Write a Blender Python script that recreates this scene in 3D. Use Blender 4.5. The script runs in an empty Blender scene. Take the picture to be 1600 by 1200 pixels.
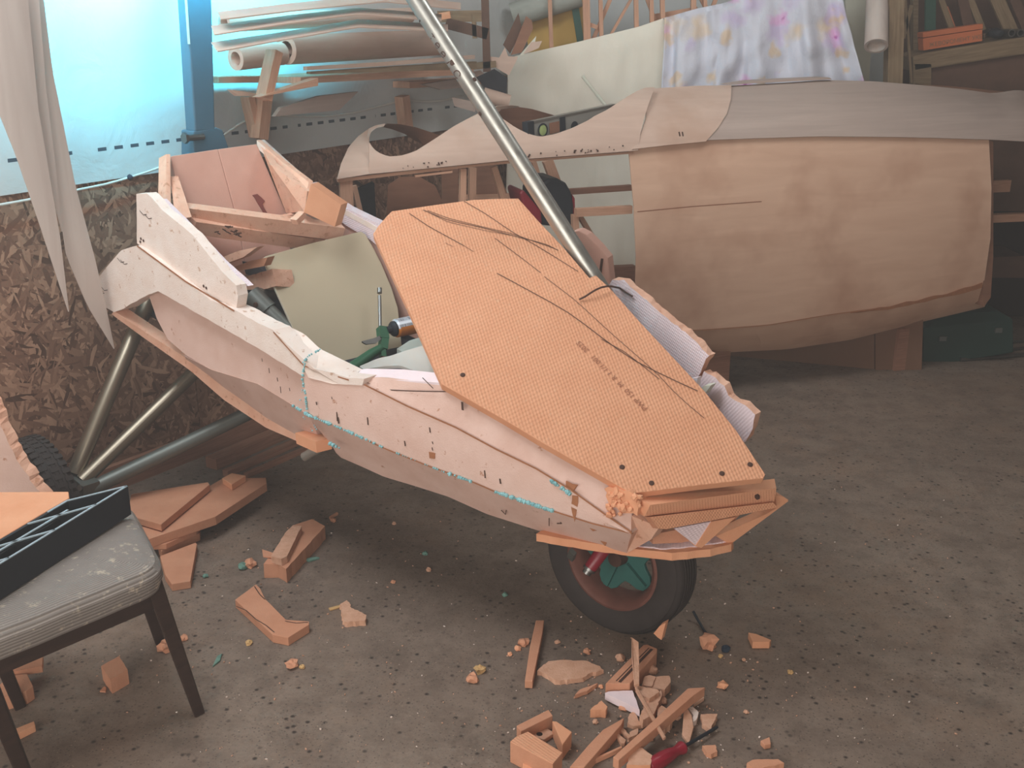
import bpy, bmesh, math, random
from mathutils import Vector as V, Matrix, noise as mnoise
random.seed(7)
SC = bpy.context.scene
COL = SC.collection
# ------------------------------------------------------------------ camera
FPX, CAMH, TH = 1700.0, 1.7, math.atan(570 / 1700.0)
cd = bpy.data.cameras.new('camera'); cd.sensor_width = 36; cd.lens = FPX / 1600 * 36; cd.clip_end = 60; cd.clip_start = .05
cam = bpy.data.objects.new('camera', cd); COL.objects.link(cam)
cam.location = (0, 0, CAMH); cam.rotation_euler = (math.pi / 2 - TH, 0, 0)
SC.camera = cam
# ------------------------------------------------------------------ world, lights, exposure
def lin(c):
    c /= 255.0
    return c / 12.92 if c <= .04045 else ((c + .055) / 1.055) ** 2.4
def S(r, g, b): return (lin(r), lin(g), lin(b), 1)
w = bpy.data.worlds.new('world'); SC.world = w; w.use_nodes = True
bg = w.node_tree.nodes['Background']; bg.inputs[0].default_value = S(232, 226, 218); bg.inputs[1].default_value = 0.65
def area(name, loc, target, sx, sy, power, col):
    d = bpy.data.lights.new(name, 'AREA'); d.shape = 'RECTANGLE'; d.size = sx; d.size_y = sy; d.energy = power; d.color = col[:3]
    o = bpy.data.objects.new(name, d); COL.objects.link(o); o.location = loc
    o.rotation_euler = (V(target) - V(loc)).to_track_quat('-Z', 'Y').to_euler()
    return o
area('door_daylight', (-1.5, -1.9, 1.75), (-.1, 3.2, .5), 3.8, 2.4, 122, (1, .92, .84))
area('overhead_light', (-1.3, 2.5, 3.2), (-.5, 3.3, .6), 1.5, 1.3, 56, (.93, .97, 1))  # daylight from the skylight over the pod
area('flare_glow', (-.98, 3.98, 2.08), (-1.22, 4.15, 1.90), 1.15, .1, 24, (.07, .74, 1)).data.spread = math.radians(100)  # added cyan light imitating the flare's glow on the film
area('overhead_light', (1.3, 3.9, 3.3), (1.1, 4.6, 1.0), 1.4, 1.1, 26, (.98, .98, .96))  # added fill light for the fuselage and cloths at the back
vs = SC.view_settings
SC.display_settings.display_device = 'sRGB'
vs.view_transform = 'Standard'; vs.look = 'None'; vs.gamma = 1; vs.use_curve_mapping = False
vs.exposure = 0.36
SC.cycles.max_bounces = 6; SC.cycles.use_denoising = True
# ------------------------------------------------------------------ seeing points of the room
CT, ST = math.cos(TH), math.sin(TH)
CAM = V((0, 0, CAMH))
def ray(x, y):
    u = (x - 800) / FPX; v = (600 - y) / FPX
    return V((u, CT + v * ST, -ST + v * CT))
def H(x, y, z=0.0):
    r = ray(x, y); return CAM + r * ((z - CAMH) / r.z)
def PL(x, y, p, n):
    r = ray(x, y); return CAM + r * ((V(p) - CAM).dot(n) / r.dot(n))
def AY(x, y, Y): return PL(x, y, (0, Y, 0), V((0, 1, 0)))
WD = V((.735, 1.055, 0)).normalized(); WN = V((WD.y, -WD.x, 0))      # left wall: direction, normal into the room
WP = V((-1.456, 3.804, 0)) - WN * .06
def WA(x, y, off=0.0): return PL(x, y, WP + WN * off, WN)
def vplane(a, b): 
    d = V(b) - V(a); return V((-d.y, d.x, 0)).normalized()
FA, FB = V((-.7, 4.25, 0)), V((2.5, 5.3, 0)); FN = vplane(FA, FB)    # plywood fuselage side plane
FD = (FB - FA).normalized()
def FU(x, y, off=0.0): return PL(x, y, FA + FN * off, FN)
ANG = math.radians(-40); A_ = V((math.cos(ANG), math.sin(ANG), 0)); L_ = V((-A_.y, A_.x, 0)); Z_ = V((0, 0, 1))
N_ = V((.344, 2.757, 0))
NEAR = [V((.30, 2.44, 0)), V((-.55, 2.90, 0)), V((-1.33, 3.58, 0))]
FAR = [V((.67, 2.64, 0)), V((.33, 3.22, 0)), V((-.02, 3.55, 0)), V((-.84, 4.17, 0))]
def seg(x, y, pts, off):
    for i in range(len(pts) - 1):
        p = pts[i] + L_ * off; q = pts[i + 1] + L_ * off; d = q - p
        P = PL(x, y, p, vplane(p, q)); t = (P - p).dot(d) / d.dot(d)
        if (t >= 0 or i == 0) and (t <= 1 or i == len(pts) - 2): return P
    return P
def NE(x, y, off=0.0): return seg(x, y, NEAR, off)
def FR(x, y, off=0.0): return seg(x, y, FAR, off)
NA, NB = V((.29, 2.44, 0)), V((.66, 2.585, 0)); NN = -vplane(NA, NB)   # nose front plane, normal to the front
def NO(x, y, off=0.0): return PL(x, y, NA + NN * off, NN)
def LW(x, y, wv): return PL(x, y, N_ + L_ * wv, L_)
def LS(x, y, s, lean=0.0, z0=1.0):   # plane across the trike at station s, leaning back by lean radians about height z0
    n = (A_ * math.cos(lean) + Z_ * math.sin(lean)); return PL(x, y, N_ + A_ * s + Z_ * z0, n)
P1_, P3_ = NE(985, 770), NE(690, 600); S3_ = LW(925, 435, .13)
SHN = (S3_ - P1_).cross(P3_ - P1_).normalized()
if SHN.z < 0: SHN = -SHN
def SH(x, y, off=0.0): return PL(x, y, P1_ + SHN * off, SHN)
def SL(x, y, p, n): return PL(x, y, p, V(n).normalized())
# ------------------------------------------------------------------ mesh building
class MB:
    def __init__(s): s.v = []; s.f = []; s.m = []; s.uv = []; s.sm = []
    def face(s, pts, m=0, uv=None, smooth=False):
        b = len(s.v); s.v += [V(p) for p in pts]; s.f.append(list(range(b, b + len(pts)))); s.m.append(m)
        s.uv.append(uv or [(0, 0)] * len(pts)); s.sm.append(smooth)
    def idx(s, verts, faces, m=0, uvs=None, smooth=True):
        b = len(s.v); s.v += [V(p) for p in verts]
        for f in faces:
            s.f.append([b + i for i in f]); s.m.append(m); s.sm.append(smooth)
            s.uv.append([uvs[i] for i in f] if uvs else [(0, 0)] * len(f))
    def slab(s, pts, th, m=0, me=None, jit=0.0, seg=0.0, rot=0.0):
        pts = [V(p) for p in pts]; th = V(th)
        me = m if me is None else me
        n = V((0, 0, 0))
        for i in range(len(pts)): n += pts[i].cross(pts[(i + 1) % len(pts)])
        n.normalize()
        if n.dot(th) > 0: pts.reverse(); n = -n
        e1 = (pts[1] - pts[0]); e1 = (e1 - n * e1.dot(n)).normalized(); e2 = n.cross(e1)
        if rot: e1, e2 = e1 * math.cos(rot) + e2 * math.sin(rot), e2 * math.cos(rot) - e1 * math.sin(rot)
        o = pts[0].copy()
        if seg:
            q = []
            for i in range(len(pts)):
                a, b = pts[i], pts[(i + 1) % len(pts)]; k = max(1, min(60, int((b - a).length / seg)))
                for j in range(k):
                    p = a.lerp(b, j / k)
                    if j: p = p + e1 * random.uniform(-jit, jit) + e2 * random.uniform(-jit, jit)
                    q.append(p)
            pts = q
        k = len(pts)
        back = [p + th + ((e1 * random.uniform(-jit, jit) + e2 * random.uniform(-jit, jit)) if seg else V((0, 0, 0))) for p in pts]
        U = lambda p: ((p - o).dot(e1), (p - o).dot(e2))
        bs = len(s.v); s.v += pts + back
        s.f.append([bs + i for i in range(k)]); s.m.append(m); s.uv.append([U(p) for p in pts]); s.sm.append(False)
        s.f.append([bs + k + i for i in reversed(range(k))]); s.m.append(m); s.uv.append([U(p) for p in reversed(back)]); s.sm.append(False)
        acc = 0; tl = th.length
        for i in range(k):
            j = (i + 1) % k; L = (pts[j] - pts[i]).length
            s.f.append([bs + i, bs + k + i, bs + k + j, bs + j]); s.m.append(me); s.sm.append(False)
            s.uv.append([(acc, 0), (acc, tl), (acc + L, tl), (acc + L, 0)]); acc += L
        return s
    def strip(s, rows, th, m=0, me=None, n=30, smooth=True):
        """skin through several polylines (lists of points), thickened by th"""
        me = m if me is None else me
        th = V(th); R = [resample(r, n) for r in rows]; k = len(R)
        vs_ = [p for r in R for p in r]; bs = len(s.v); s.v += vs_ + [p + th for p in vs_]; T = k * n
        uv = []; vv = 0
        for a in range(k):
            if a: vv += (R[a][n // 2] - R[a - 1][n // 2]).length
            uu = 0
            for b in range(n):
                if b: uu += (R[a][b] - R[a][b - 1]).length
                uv.append((uu, vv))
        c = (R[0][1] - R[0][0]).cross(R[1][0] - R[0][0]); flip = c.dot(th) > 0
        def add(f, mm, sm, u):
            if flip: f = f[::-1]; u = u[::-1]
            s.f.append([bs + i for i in f]); s.m.append(mm); s.sm.append(sm); s.uv.append(u)
        for a in range(k - 1):
            for b in range(n - 1):
                q = [a * n + b, a * n + b + 1, (a + 1) * n + b + 1, (a + 1) * n + b]
                add(q, m, smooth, [uv[i] for i in q]); add([i + T for i in reversed(q)], m, smooth, [uv[i] for i in reversed(q)])
        ring = [b for b in range(n)] + [a * n + n - 1 for a in range(1, k)] + [(k - 1) * n + b for b in reversed(range(n - 1))] + [a * n for a in reversed(range(1, k - 1))]
        tl = th.length; acc = 0
        for i in range(len(ring)):
            j = ring[(i + 1) % len(ring)]; i = ring[i]; L = (vs_[i] - vs_[j]).length
            add([j, i, i + T, j + T], me, False, [(acc + L, 0), (acc, 0), (acc, tl), (acc + L, tl)]); acc += L
        return s
    def tube(s, pts, r, m=0, seg=14, cap=True, mc=None):
        pts = [V(p) for p in pts]; k = len(pts); rs = r if isinstance(r, (list, tuple)) else [r] * k
        vs_ = []; fs = []; uv = []; acc = 0; ref = None
        for i in range(k):
            t = (pts[min(i + 1, k - 1)] - pts[max(i - 1, 0)]).normalized()
            if ref is None: ref = t.orthogonal().normalized()
            ref = (ref - t * ref.dot(t)).normalized(); b = t.cross(ref)
            if i: acc += (pts[i] - pts[i - 1]).length
            for j in range(seg + 1):
                a = 2 * math.pi * j / seg
                vs_.append(pts[i] + (ref * math.cos(a) + b * math.sin(a)) * rs[i]); uv.append((acc, j / seg))
        w_ = seg + 1
        for i in range(k - 1):
            for j in range(seg): fs.append([i * w_ + j, i * w_ + j + 1, (i + 1) * w_ + j + 1, (i + 1) * w_ + j])
        s.idx(vs_, fs, m, uv, True)
        if cap:
            mc = m if mc is None else mc
            s.face([vs_[j] for j in reversed(range(seg))], mc); s.face([vs_[(k - 1) * w_ + j] for j in range(seg)], mc)
        return s
    def lathe(s, c, ax, prof, m=0, seg=32, smooth=True):
        c = V(c); ax = V(ax).normalized(); e = ax.orthogonal().normalized(); g = ax.cross(e); vs_ = []; fs = []; uv = []
        for i, (r, h) in enumerate(prof):
            for j in range(seg):
                a = 2 * math.pi * j / seg; vs_.append(c + ax * h + (e * math.cos(a) + g * math.sin(a)) * r); uv.append((j / seg, h + r))
        for i in range(len(prof) - 1):
            for j in range(seg):
                q = (j + 1) % seg; fs.append([i * seg + j, i * seg + q, (i + 1) * seg + q, (i + 1) * seg + j])
        s.idx(vs_, fs, m, uv, smooth); return s
    def beam(s, p0, p1, w_, h_, up=(0, 0, 1), m=0, me=None):
        p0, p1 = V(p0), V(p1); d = (p1 - p0).normalized(); sd = d.cross(V(up)).normalized(); u = sd.cross(d)
        c = [p0 + sd * a * w_ / 2 + u * b * h_ / 2 for a, b in ((-1, -1), (1, -1), (1, 1), (-1, 1))]
        L = (p1 - p0).length; e = [q + d * L for q in c]
        me = m if me is None else me
        for i in range(4):
            j = (i + 1) % 4; ww = (c[j] - c[i]).length
            s.face([c[i], c[j], e[j], e[i]], m, [(0, i * .3), (0, i * .3 + ww), (L, i * .3 + ww), (L, i * .3)])
        s.face(c[::-1], me); s.face(e, me); return s
    def box(s, c, x, y, z, m=0):
        c, x, y, z = V(c), V(x), V(y), V(z)
        return s.beam(c - x, c + x, y.length * 2, z.length * 2, z, m)
    def surf(s, nu, nv, f, m=0, smooth=True):
        vs_ = []; uv = []; fs = []
        for i in range(nu):
            for j in range(nv):
                p, t = f(i / (nu - 1), j / (nv - 1)); vs_.append(p); uv.append(t)
        for i in range(nu - 1):
            for j in range(nv - 1): fs.append([i * nv + j, (i + 1) * nv + j, (i + 1) * nv + j + 1, i * nv + j + 1])
        s.idx(vs_, fs, m, uv, smooth); return s
    def blob(s, c, r, m=0, sub=2, amp=.35, fr=2.2, flat=1.0, floor=None):
        bm = bmesh.new(); bmesh.ops.create_icosphere(bm, subdivisions=sub, radius=1)
        sd = V((random.random() * 50, random.random() * 50, random.random() * 50)); r = V(r) if not isinstance(r, (int, float)) else V((r, r, r * flat))
        vs_ = []
        for q in bm.verts:
            d = q.co.normalized(); k = 1 + amp * mnoise.noise(d * fr + sd) + amp * .5 * mnoise.noise(d * fr * 2.3 + sd)
            p = V(c) + V((d.x * r.x, d.y * r.y, d.z * r.z)) * k
            if floor is not None: p.z = max(p.z, floor)
            vs_.append(p)
        bm.verts.index_update(); fs = [[q.index for q in f.verts] for f in bm.faces]; bm.free()
        s.idx(vs_, fs, m, None, False); return s
    def mesh(s, name, mats, base):
        me = bpy.data.meshes.new(name); me.from_pydata([p - base for p in s.v], [], s.f)
        for t in mats: me.materials.append(t)
        ul = me.uv_layers.new(name='UVMap'); flat = []
        for u in s.uv:
            for t in u: flat += [t[0], t[1]]
        ul.data.foreach_set('uv', flat)
        me.polygons.foreach_set('material_index', s.m); me.polygons.foreach_set('use_smooth', s.sm)
        me.update()
        if any(s.sm): me.set_sharp_from_angle(angle=.62)
        return me
def resample(pts, n):
    pts = [V(p) for p in pts]; L = [0]
    for i in range(1, len(pts)): L.append(L[-1] + (pts[i] - pts[i - 1]).length)
    out = []; k = 0
    for i in range(n):
        t = L[-1] * i / (n - 1)
        while k < len(pts) - 2 and L[k + 1] < t: k += 1
        d = L[k + 1] - L[k]; out.append(pts[k].lerp(pts[k + 1], 0 if d == 0 else min(1, (t - L[k]) / d)))
    return out
def lerpl(a, b, t): return [p.lerp(q, t) for p, q in zip(a, b)]
def wloc(o):
    p = V((0, 0, 0))
    while o: p += o.location; o = o.parent
    return p
def tag(o, label=None, cat=None, group=None, kind=None):
    if label: o['label'] = label
    if cat: o['category'] = cat
    if group: o['group'] = group
    if kind: o['kind'] = kind
    return o
def thing(name, label, cat, loc, group=None):
    o = bpy.data.objects.new(name, None); o.empty_display_size = .05; COL.objects.link(o); o.location = loc
    return tag(o, label, cat, group)
def part(name, parent, mb, mats, label=None, bev=0, kind=None):
    mats = mats if isinstance(mats, (list, tuple)) else [mats]
    o = bpy.data.objects.new(name, mb.mesh(name, mats, wloc(parent))); COL.objects.link(o); o.parent = parent
    if label: o['label'] = label
    if kind: o['kind'] = kind
    if bev:
        b = o.modifiers.new('bevel', 'BEVEL'); b.width = bev; b.segments = 2; b.limit_method = 'ANGLE'; b.angle_limit = .7
    return o
def single(name, label, cat, mb, mats, group=None, kind=None, bev=0):
    mats = mats if isinstance(mats, (list, tuple)) else [mats]
    xs = [p.x for p in mb.v]; ys = [p.y for p in mb.v]; zs = [p.z for p in mb.v]
    base = V(((min(xs) + max(xs)) / 2, (min(ys) + max(ys)) / 2, min(zs)))
    o = bpy.data.objects.new(name, mb.mesh(name, mats, base)); COL.objects.link(o); o.location = base
    if bev:
        b = o.modifiers.new('bevel', 'BEVEL'); b.width = bev; b.segments = 2; b.limit_method = 'ANGLE'; b.angle_limit = .7
    return tag(o, label, cat, group, kind)
def text_mesh(body, size, origin, ex, ey, m=0, spacing=1.0):
    """flat lettering as mesh faces: ex, ey are the reading and up directions"""
    cu = bpy.data.curves.new('lettering', 'FONT'); cu.body = body; cu.size = size; cu.space_character = spacing; cu.resolution_u = 2
    o = bpy.data.objects.new('lettering', cu); COL.objects.link(o); dg = bpy.context.evaluated_depsgraph_get()
    me = bpy.data.meshes.new_from_object(o.evaluated_get(dg)); mb = MB()
    mb.idx([V(origin) + ex * q.co.x + ey * q.co.y for q in me.vertices], [list(p.vertices) for p in me.polygons], m, None, False)
    bpy.data.objects.remove(o); bpy.data.curves.remove(cu); bpy.data.meshes.remove(me); return mb
def ribbon(mb, pts, wd, n, m=0):
    pts = [V(p) for p in pts]; n = V(n).normalized()
    for i in range(len(pts) - 1):
        d = (pts[i + 1] - pts[i]).normalized(); sd = d.cross(n).normalized() * wd / 2
        mb.face([pts[i] - sd, pts[i + 1] - sd, pts[i + 1] + sd, pts[i] + sd], m)
    return mb
# ------------------------------------------------------------------ materials
class NT:
    def __init__(s, name):
        s.mat = bpy.data.materials.new(name); s.mat.use_nodes = True; s.t = s.mat.node_tree; s.b = s.t.nodes['Principled BSDF']
        s.tc = s.n('ShaderNodeTexCoord')
    def n(s, k, **kw):
        x = s.t.nodes.new(k)
        for a, v_ in kw.items(): setattr(x, a, v_)
        return x
    def l(s, a, b): s.t.links.new(a, b)
    def co(s, uv=False, sc=(1, 1, 1), rot=(0, 0, 0)):
        m = s.n('ShaderNodeMapping'); m.inputs['Scale'].default_value = sc; m.inputs['Rotation'].default_value = rot
        s.l(s.tc.outputs['UV' if uv else 'Object'], m.inputs[0]); return m.outputs[0]
    def noise(s, co, scale, det=4, rough=.6, dist=0):
        x = s.n('ShaderNodeTexNoise'); x.inputs['Scale'].default_value = scale; x.inputs['Detail'].default_value = det
        x.inputs['Roughness'].default_value = rough; x.inputs['Distortion'].default_value = dist; s.l(co, x.inputs['Vector']); return x.outputs[0]
    def vor(s, co, scale, feature='F1', out=0):
        x = s.n('ShaderNodeTexVoronoi', feature=feature); x.inputs['Scale'].default_value = scale; s.l(co, x.inputs['Vector']); return x.outputs[out]
    def ramp(s, fac, stops, interp='LINEAR'):
        r = s.n('ShaderNodeValToRGB'); r.color_ramp.interpolation = interp; e = r.color_ramp.elements
        while len(e) < len(stops): e.new(.5)
        for q, (p, c) in zip(e, stops): q.position = p; q.color = c if len(c) == 4 else (*c, 1)
        s.l(fac, r.inputs[0]); return r.outputs[0]
    def mix(s, f, a, b, mode='MIX'):
        m = s.n('ShaderNodeMix', data_type='RGBA', blend_type=mode)
        for i, v_ in ((0, f), (6, a), (7, b)):
            if hasattr(v_, 'links'): s.l(v_, m.inputs[i])
            else: m.inputs[i].default_value = v_
        return m.outputs[2]
    def math(s, op, a, b=0.0):
        m = s.n('ShaderNodeMath', operation=op)
        for i, v_ in ((0, a), (1, b)):
            if hasattr(v_, 'links'): s.l(v_, m.inputs[i])
            else: m.inputs[i].default_value = v_
        return m.outputs[0]
    def xyz(s, co):
        x = s.n('ShaderNodeSeparateXYZ'); s.l(co, x.inputs[0]); return x.outputs
    def bump(s, h, st, dist=.01, prev=None):
        b = s.n('ShaderNodeBump'); b.inputs['Strength'].default_value = st; b.inputs['Distance'].default_value = dist; s.l(h, b.inputs['Height'])
        if prev: s.l(prev, b.inputs['Normal'])
        return b.outputs[0]
    def done(s, col, rough=.8, metal=0.0, normal=None, spec=.3):
        for k, v_ in (('Base Color', col), ('Roughness', rough), ('Metallic', metal), ('Specular IOR Level', spec)):
            if hasattr(v_, 'links'): s.l(v_, s.b.inputs[k])
            else: s.b.inputs[k].default_value = v_
        if normal: s.l(normal, s.b.inputs['Normal'])
        return s.mat
G0, G1 = (0, 0, 0, 1), (1, 1, 1, 1)
def foam(name, c1, c2, spots=None, waffle=0, pitch=.0135, rough=.85, blotch=9, grain=.25, lines=0):
    t = NT(name); co = t.co(); n1 = t.noise(co, blotch, 5, .65)
    col = t.mix(t.ramp(n1, [(.35, G0), (.68, G1)]), c1, c2)
    if spots:
        sc, th, cs = spots; sp = t.noise(co, sc, 3, .7)
        col = t.mix(t.ramp(sp, [(th, G0), (th + .05, G1)]), col, cs)
    nr = t.bump(t.noise(co, 220, 3, .7), grain, .002)
    if waffle:
        u = t.xyz(t.co(True)); k = 2 * math.pi / pitch
        a = t.math('SINE', t.math('MULTIPLY', t.math('ADD', u[0], t.math('MULTIPLY', u[1], .45)), k)); b = t.math('SINE', t.math('MULTIPLY', t.math('SUBTRACT', u[1], t.math('MULTIPLY', u[0], .12)), k * .8))
        h = t.math('MULTIPLY', a, b); nr = t.bump(h, waffle, .003, nr)
    if lines:
        u = t.xyz(t.co(True)); h = t.math('SINE', t.math('MULTIPLY', u[1], 2 * math.pi / .012)); nr = t.bump(h, lines, .002, nr)
    return t.done(col, rough, 0, nr, .15)
def wood(name, c1, c2, sc=(1.5, 14, 14), uv=False, rough=.7, stain=None, mul=1.0, bumpy=.15):
    t = NT(name); co = t.co(uv, sc); n1 = t.noise(co, 3.2 * mul, 6, .6, .6)
    col = t.mix(t.ramp(n1, [(.3, G0), (.7, G1)]), c1, c2)
    n2 = t.noise(t.co(uv), 2.1, 4, .6); 
    if stain: col = t.mix(t.ramp(n2, [(.52, G0), (.72, (.8, .8, .8, 1))]), col, stain)
    return t.done(col, rough, 0, t.bump(n1, bumpy, .002), .2)
def plain(name, c, rough=.6, metal=0.0, var=.12, sc=30, spec=.3, bumpy=0.0):
    t = NT(name); n1 = t.noise(t.co(), sc, 4, .6)
    d = tuple(x * (1 - var * 2) for x in c[:3]) + (1,); e = tuple(min(1, x * (1 + var)) for x in c[:3]) + (1,)
    return t.done(t.mix(n1, d, e), rough, metal, t.bump(n1, bumpy, .003) if bumpy else None, spec)
M = {}
M['sheet'] = foam('foam_orange_waffle', S(212, 156, 123), S(206, 148, 115), None, .36)
M['orange'] = foam('foam_orange', S(228, 168, 132), S(218, 154, 118), None, 0, grain=.4)
M['orange_w'] = foam('foam_orange_waffle_small', S(220, 162, 128), S(212, 152, 118), None, .26, .009)
M['scrap'] = foam('foam_orange_scrap', S(210, 154, 124), S(198, 140, 110), None, 0, grain=.6)
M['peach'] = foam('foam_peach_torn', S(216, 172, 146), S(198, 150, 122), None, 0, grain=.8, blotch=40)
M['pink'] = foam('foam_side_aged', S(222, 192, 180), S(212, 178, 164), (30, .645, S(186, 140, 118)), 0, grain=.5)
M['pinkb'] = foam('foam_bevel_aged', S(218, 188, 176), S(206, 172, 158), (34, .665, S(182, 138, 116)), 0, grain=.5)
M['pale'] = foam('foam_pale_filler', S(234, 220, 211), S(226, 206, 194), (36, .635, S(198, 166, 146)), 0, grain=.7, blotch=14)
M['lilac'] = foam('foam_lilac_waffle', S(232, 214, 218), S(222, 204, 210), (22, .74, S(190, 150, 140)), .28, .010)
M['lilacs'] = foam('foam_lilac', S(236, 220, 224), S(226, 208, 212), None, 0)
M['mauve'] = foam('foam_mauve_back', S(214, 170, 154), S(204, 158, 142), None, 0, grain=.3, blotch=5)
M['cut'] = foam('foam_cut_edge', S(230, 186, 162), S(220, 168, 142), (40, .61, S(198, 146, 118)), 0, grain=.8, blotch=20)
M['glue'] = foam('cyan_glue', S(150, 200, 204), S(120, 172, 178), None, 0, grain=1, blotch=30)
M['teal_bit'] = foam('teal_foam_bit', S(120, 158, 144), S(96, 132, 120), None, 0, grain=1, blotch=60)
M['rust_smear'] = plain('brown_glue_smear', S(168, 112, 78), .8, 0, .2, 60)
M['mark'] = plain('black_marker', S(78, 54, 44), .8, 0, .05)
M['ink'] = plain('grey_ink', S(150, 98, 74), .8, 0, .05)
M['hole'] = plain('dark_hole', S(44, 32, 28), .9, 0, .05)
M['black'] = plain('black_plastic', S(34, 39, 46), .55, 0, .1)
M['greyedge'] = plain('pale_plastic_rim', S(160, 176, 184), .6, 0, .15, 80)
M['darkcloth'] = plain('dark_cloth', S(52, 54, 60), .9, 0, .4, 14)
M['alu'] = None
t = NT('aluminium_tube'); n1 = t.noise(t.co(False, (3, 3, 3)), 9, 5, .7)
M['alu'] = t.done(t.mix(n1, S(164, 164, 158), S(196, 196, 190)), t.ramp(n1, [(.3, (.3, .3, .3, 1)), (.7, (.48, .48, .48, 1))]), .85, None, .5)
M['alub'] = plain('dark_aluminium_tube', S(150, 140, 124), .36, .85, .1, 10)
M['levelgrey'] = plain('level_grey', S(150, 148, 142), .45, .1, .06)
M['alud'] = plain('dull_tube', S(112, 116, 112), .45, .6, .12, 12)
M['steel'] = plain('grey_steel', S(130, 130, 128), .35, .9, .15, 20)
M['mast'] = plain('dark_steel_mast', S(82, 118, 138), .5, .2, .1, 10)
M['rubber'] = plain('tyre_rubber', S(62, 56, 54), .75, 0, .22, 24, .25, .1)
M['rim'] = plain('rusty_rim', S(122, 80, 70), .6, .1, .25, 26)
M['teal'] = plain('teal_spokes', S(52, 104, 98), .55, 0, .2, 20)
M['red'] = plain('red_paint', S(176, 36, 56), .4, 0, .1, 20)
M['redh'] = plain('red_handle', S(140, 28, 46), .35, 0, .1, 20, .5)
M['ply'] = wood('plywood_pink', S(228, 190, 164), S(216, 176, 150), (1.2, 1.2, 9), False, .65, S(188, 142, 116), .7, .05)
M['plyl'] = wood('plywood_light', S(208, 182, 166), S(194, 166, 150), (1.2, 1.2, 10), False, .65, S(178, 142, 120), .8, .05)
M['plyg'] = wood('plywood_grey', S(184, 166, 156), S(170, 152, 143), (.8, .8, 22), False, .6, S(156, 138, 128), .8, .06)
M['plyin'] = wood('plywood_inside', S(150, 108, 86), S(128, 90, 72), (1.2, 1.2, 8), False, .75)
M['plyp'] = wood('veneer_pale', S(204, 192, 184), S(190, 176, 168), (9, 9, .8), False, .6, S(196, 176, 162), .5, .04)
M['pine'] = wood('pine_stick', S(206, 162, 136), S(182, 136, 110), (3, 40, 1), True, .7)
M['oldwood'] = wood('weathered_wood', S(150, 128, 102), S(116, 96, 74), (2, 26, 1), True, .8, S(96, 76, 60))
M['darkwood'] = wood('chair_dark_wood', S(66, 48, 40), S(50, 36, 31), (3, 20, 1), True, .45)
M['brownwood'] = wood('brown_panel', S(108, 80, 66), S(92, 68, 56), (4, 4, 4), False, .75)
M['floorwood'] = wood('floor_timber', S(170, 124, 102), S(140, 100, 82), (2, 26, 1), True, .8)
M['paperroll'] = wood('grey_roll', S(168, 172, 164), S(146, 150, 142), (2, 8, 8), False, .8)
M['beige'] = plain('beige_board', S(186, 172, 146), .5, 0, .04, 5)
M['beigee'] = plain('beige_board_edge', S(216, 206, 186), .6, 0, .04, 5)
M['cardboard'] = plain('cardboard', S(128, 94, 74), .9, 0, .08, 8)
M['greenbox'] = plain('green_metal', S(36, 62, 56), .5, .1, .15, 8)
M['gungreen'] = plain('green_gun', S(52, 104, 76), .45, 0, .15, 20)
M['yellow'] = plain('yellow_insulation', S(206, 168, 92), .9, 0, .1, 9)
M['bluecap'] = plain('dark_blue_crumple', S(38, 52, 68), .7, 0, .2, 20)
M['cable'] = plain('white_cable', S(214, 214, 208), .6, 0, .06)
M['white'] = plain('white_board', S(212, 212, 196), .7, 0, .05, 6)
M['green'] = plain('dark_green_sheet', S(52, 92, 80), .6, 0, .2, 40)
M['orangebox'] = plain('orange_box', S(206, 116, 76), .7, 0, .06, 12)
M['peanut'] = plain('yellow_bit', S(206, 168, 116), .8, 0, .15, 40)
# concrete floor
t = NT('concrete_floor'); co = t.co()
a = t.noise(co, 1.1, 6, .62); b = t.noise(co, 9, 7, .72); c = t.mix(t.ramp(a, [(.3, G0), (.72, G1)]), S(124, 108, 96), S(144, 127, 113))
c = t.mix(t.ramp(b, [(.42, G0), (.66, G1)]), c, S(110, 95, 84))
c = t.mix(t.ramp(t.noise(co, 3.2, 5, .7), [(.5, G0), (.75, (.6, .6, .6, 1))]), c, S(140, 114, 94))
sp = t.vor(co, 30); ms = t.ramp(sp, [(.1, G1), (.24, G0)]); ng = t.noise(co, 6, 3); c = t.mix(t.math('MULTIPLY', ms, t.ramp(ng, [(.38, G0), (.5, G1)])), c, S(58, 49, 44))
sp2 = t.vor(co, 75); c = t.mix(t.math('MULTIPLY', t.ramp(sp2, [(.07, G1), (.15, G0)]), t.ramp(t.noise(co, 7, 2), [(.5, G0), (.62, G1)])), c, S(178, 160, 138))
sp3 = t.vor(co, 90); c = t.mix(t.math('MULTIPLY', t.ramp(sp3, [(.12, G1), (.26, G0)]), .75), c, S(70, 60, 53)); c = t.mix(t.ramp(t.noise(co, 130, 5, .8), [(.5, G0), (.75, (.5, .5, .5, 1))]), c, S(82, 70, 62))
nr = t.bump(t.noise(co, 60, 6, .75), .35, .006); nr = t.bump(ms, -.3, .006, nr)
M['floor'] = t.done(c, t.ramp(b, [(.3, (.62, .62, .62, 1)), (.7, (.85, .85, .85, 1))]), 0, nr, .3)
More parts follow.
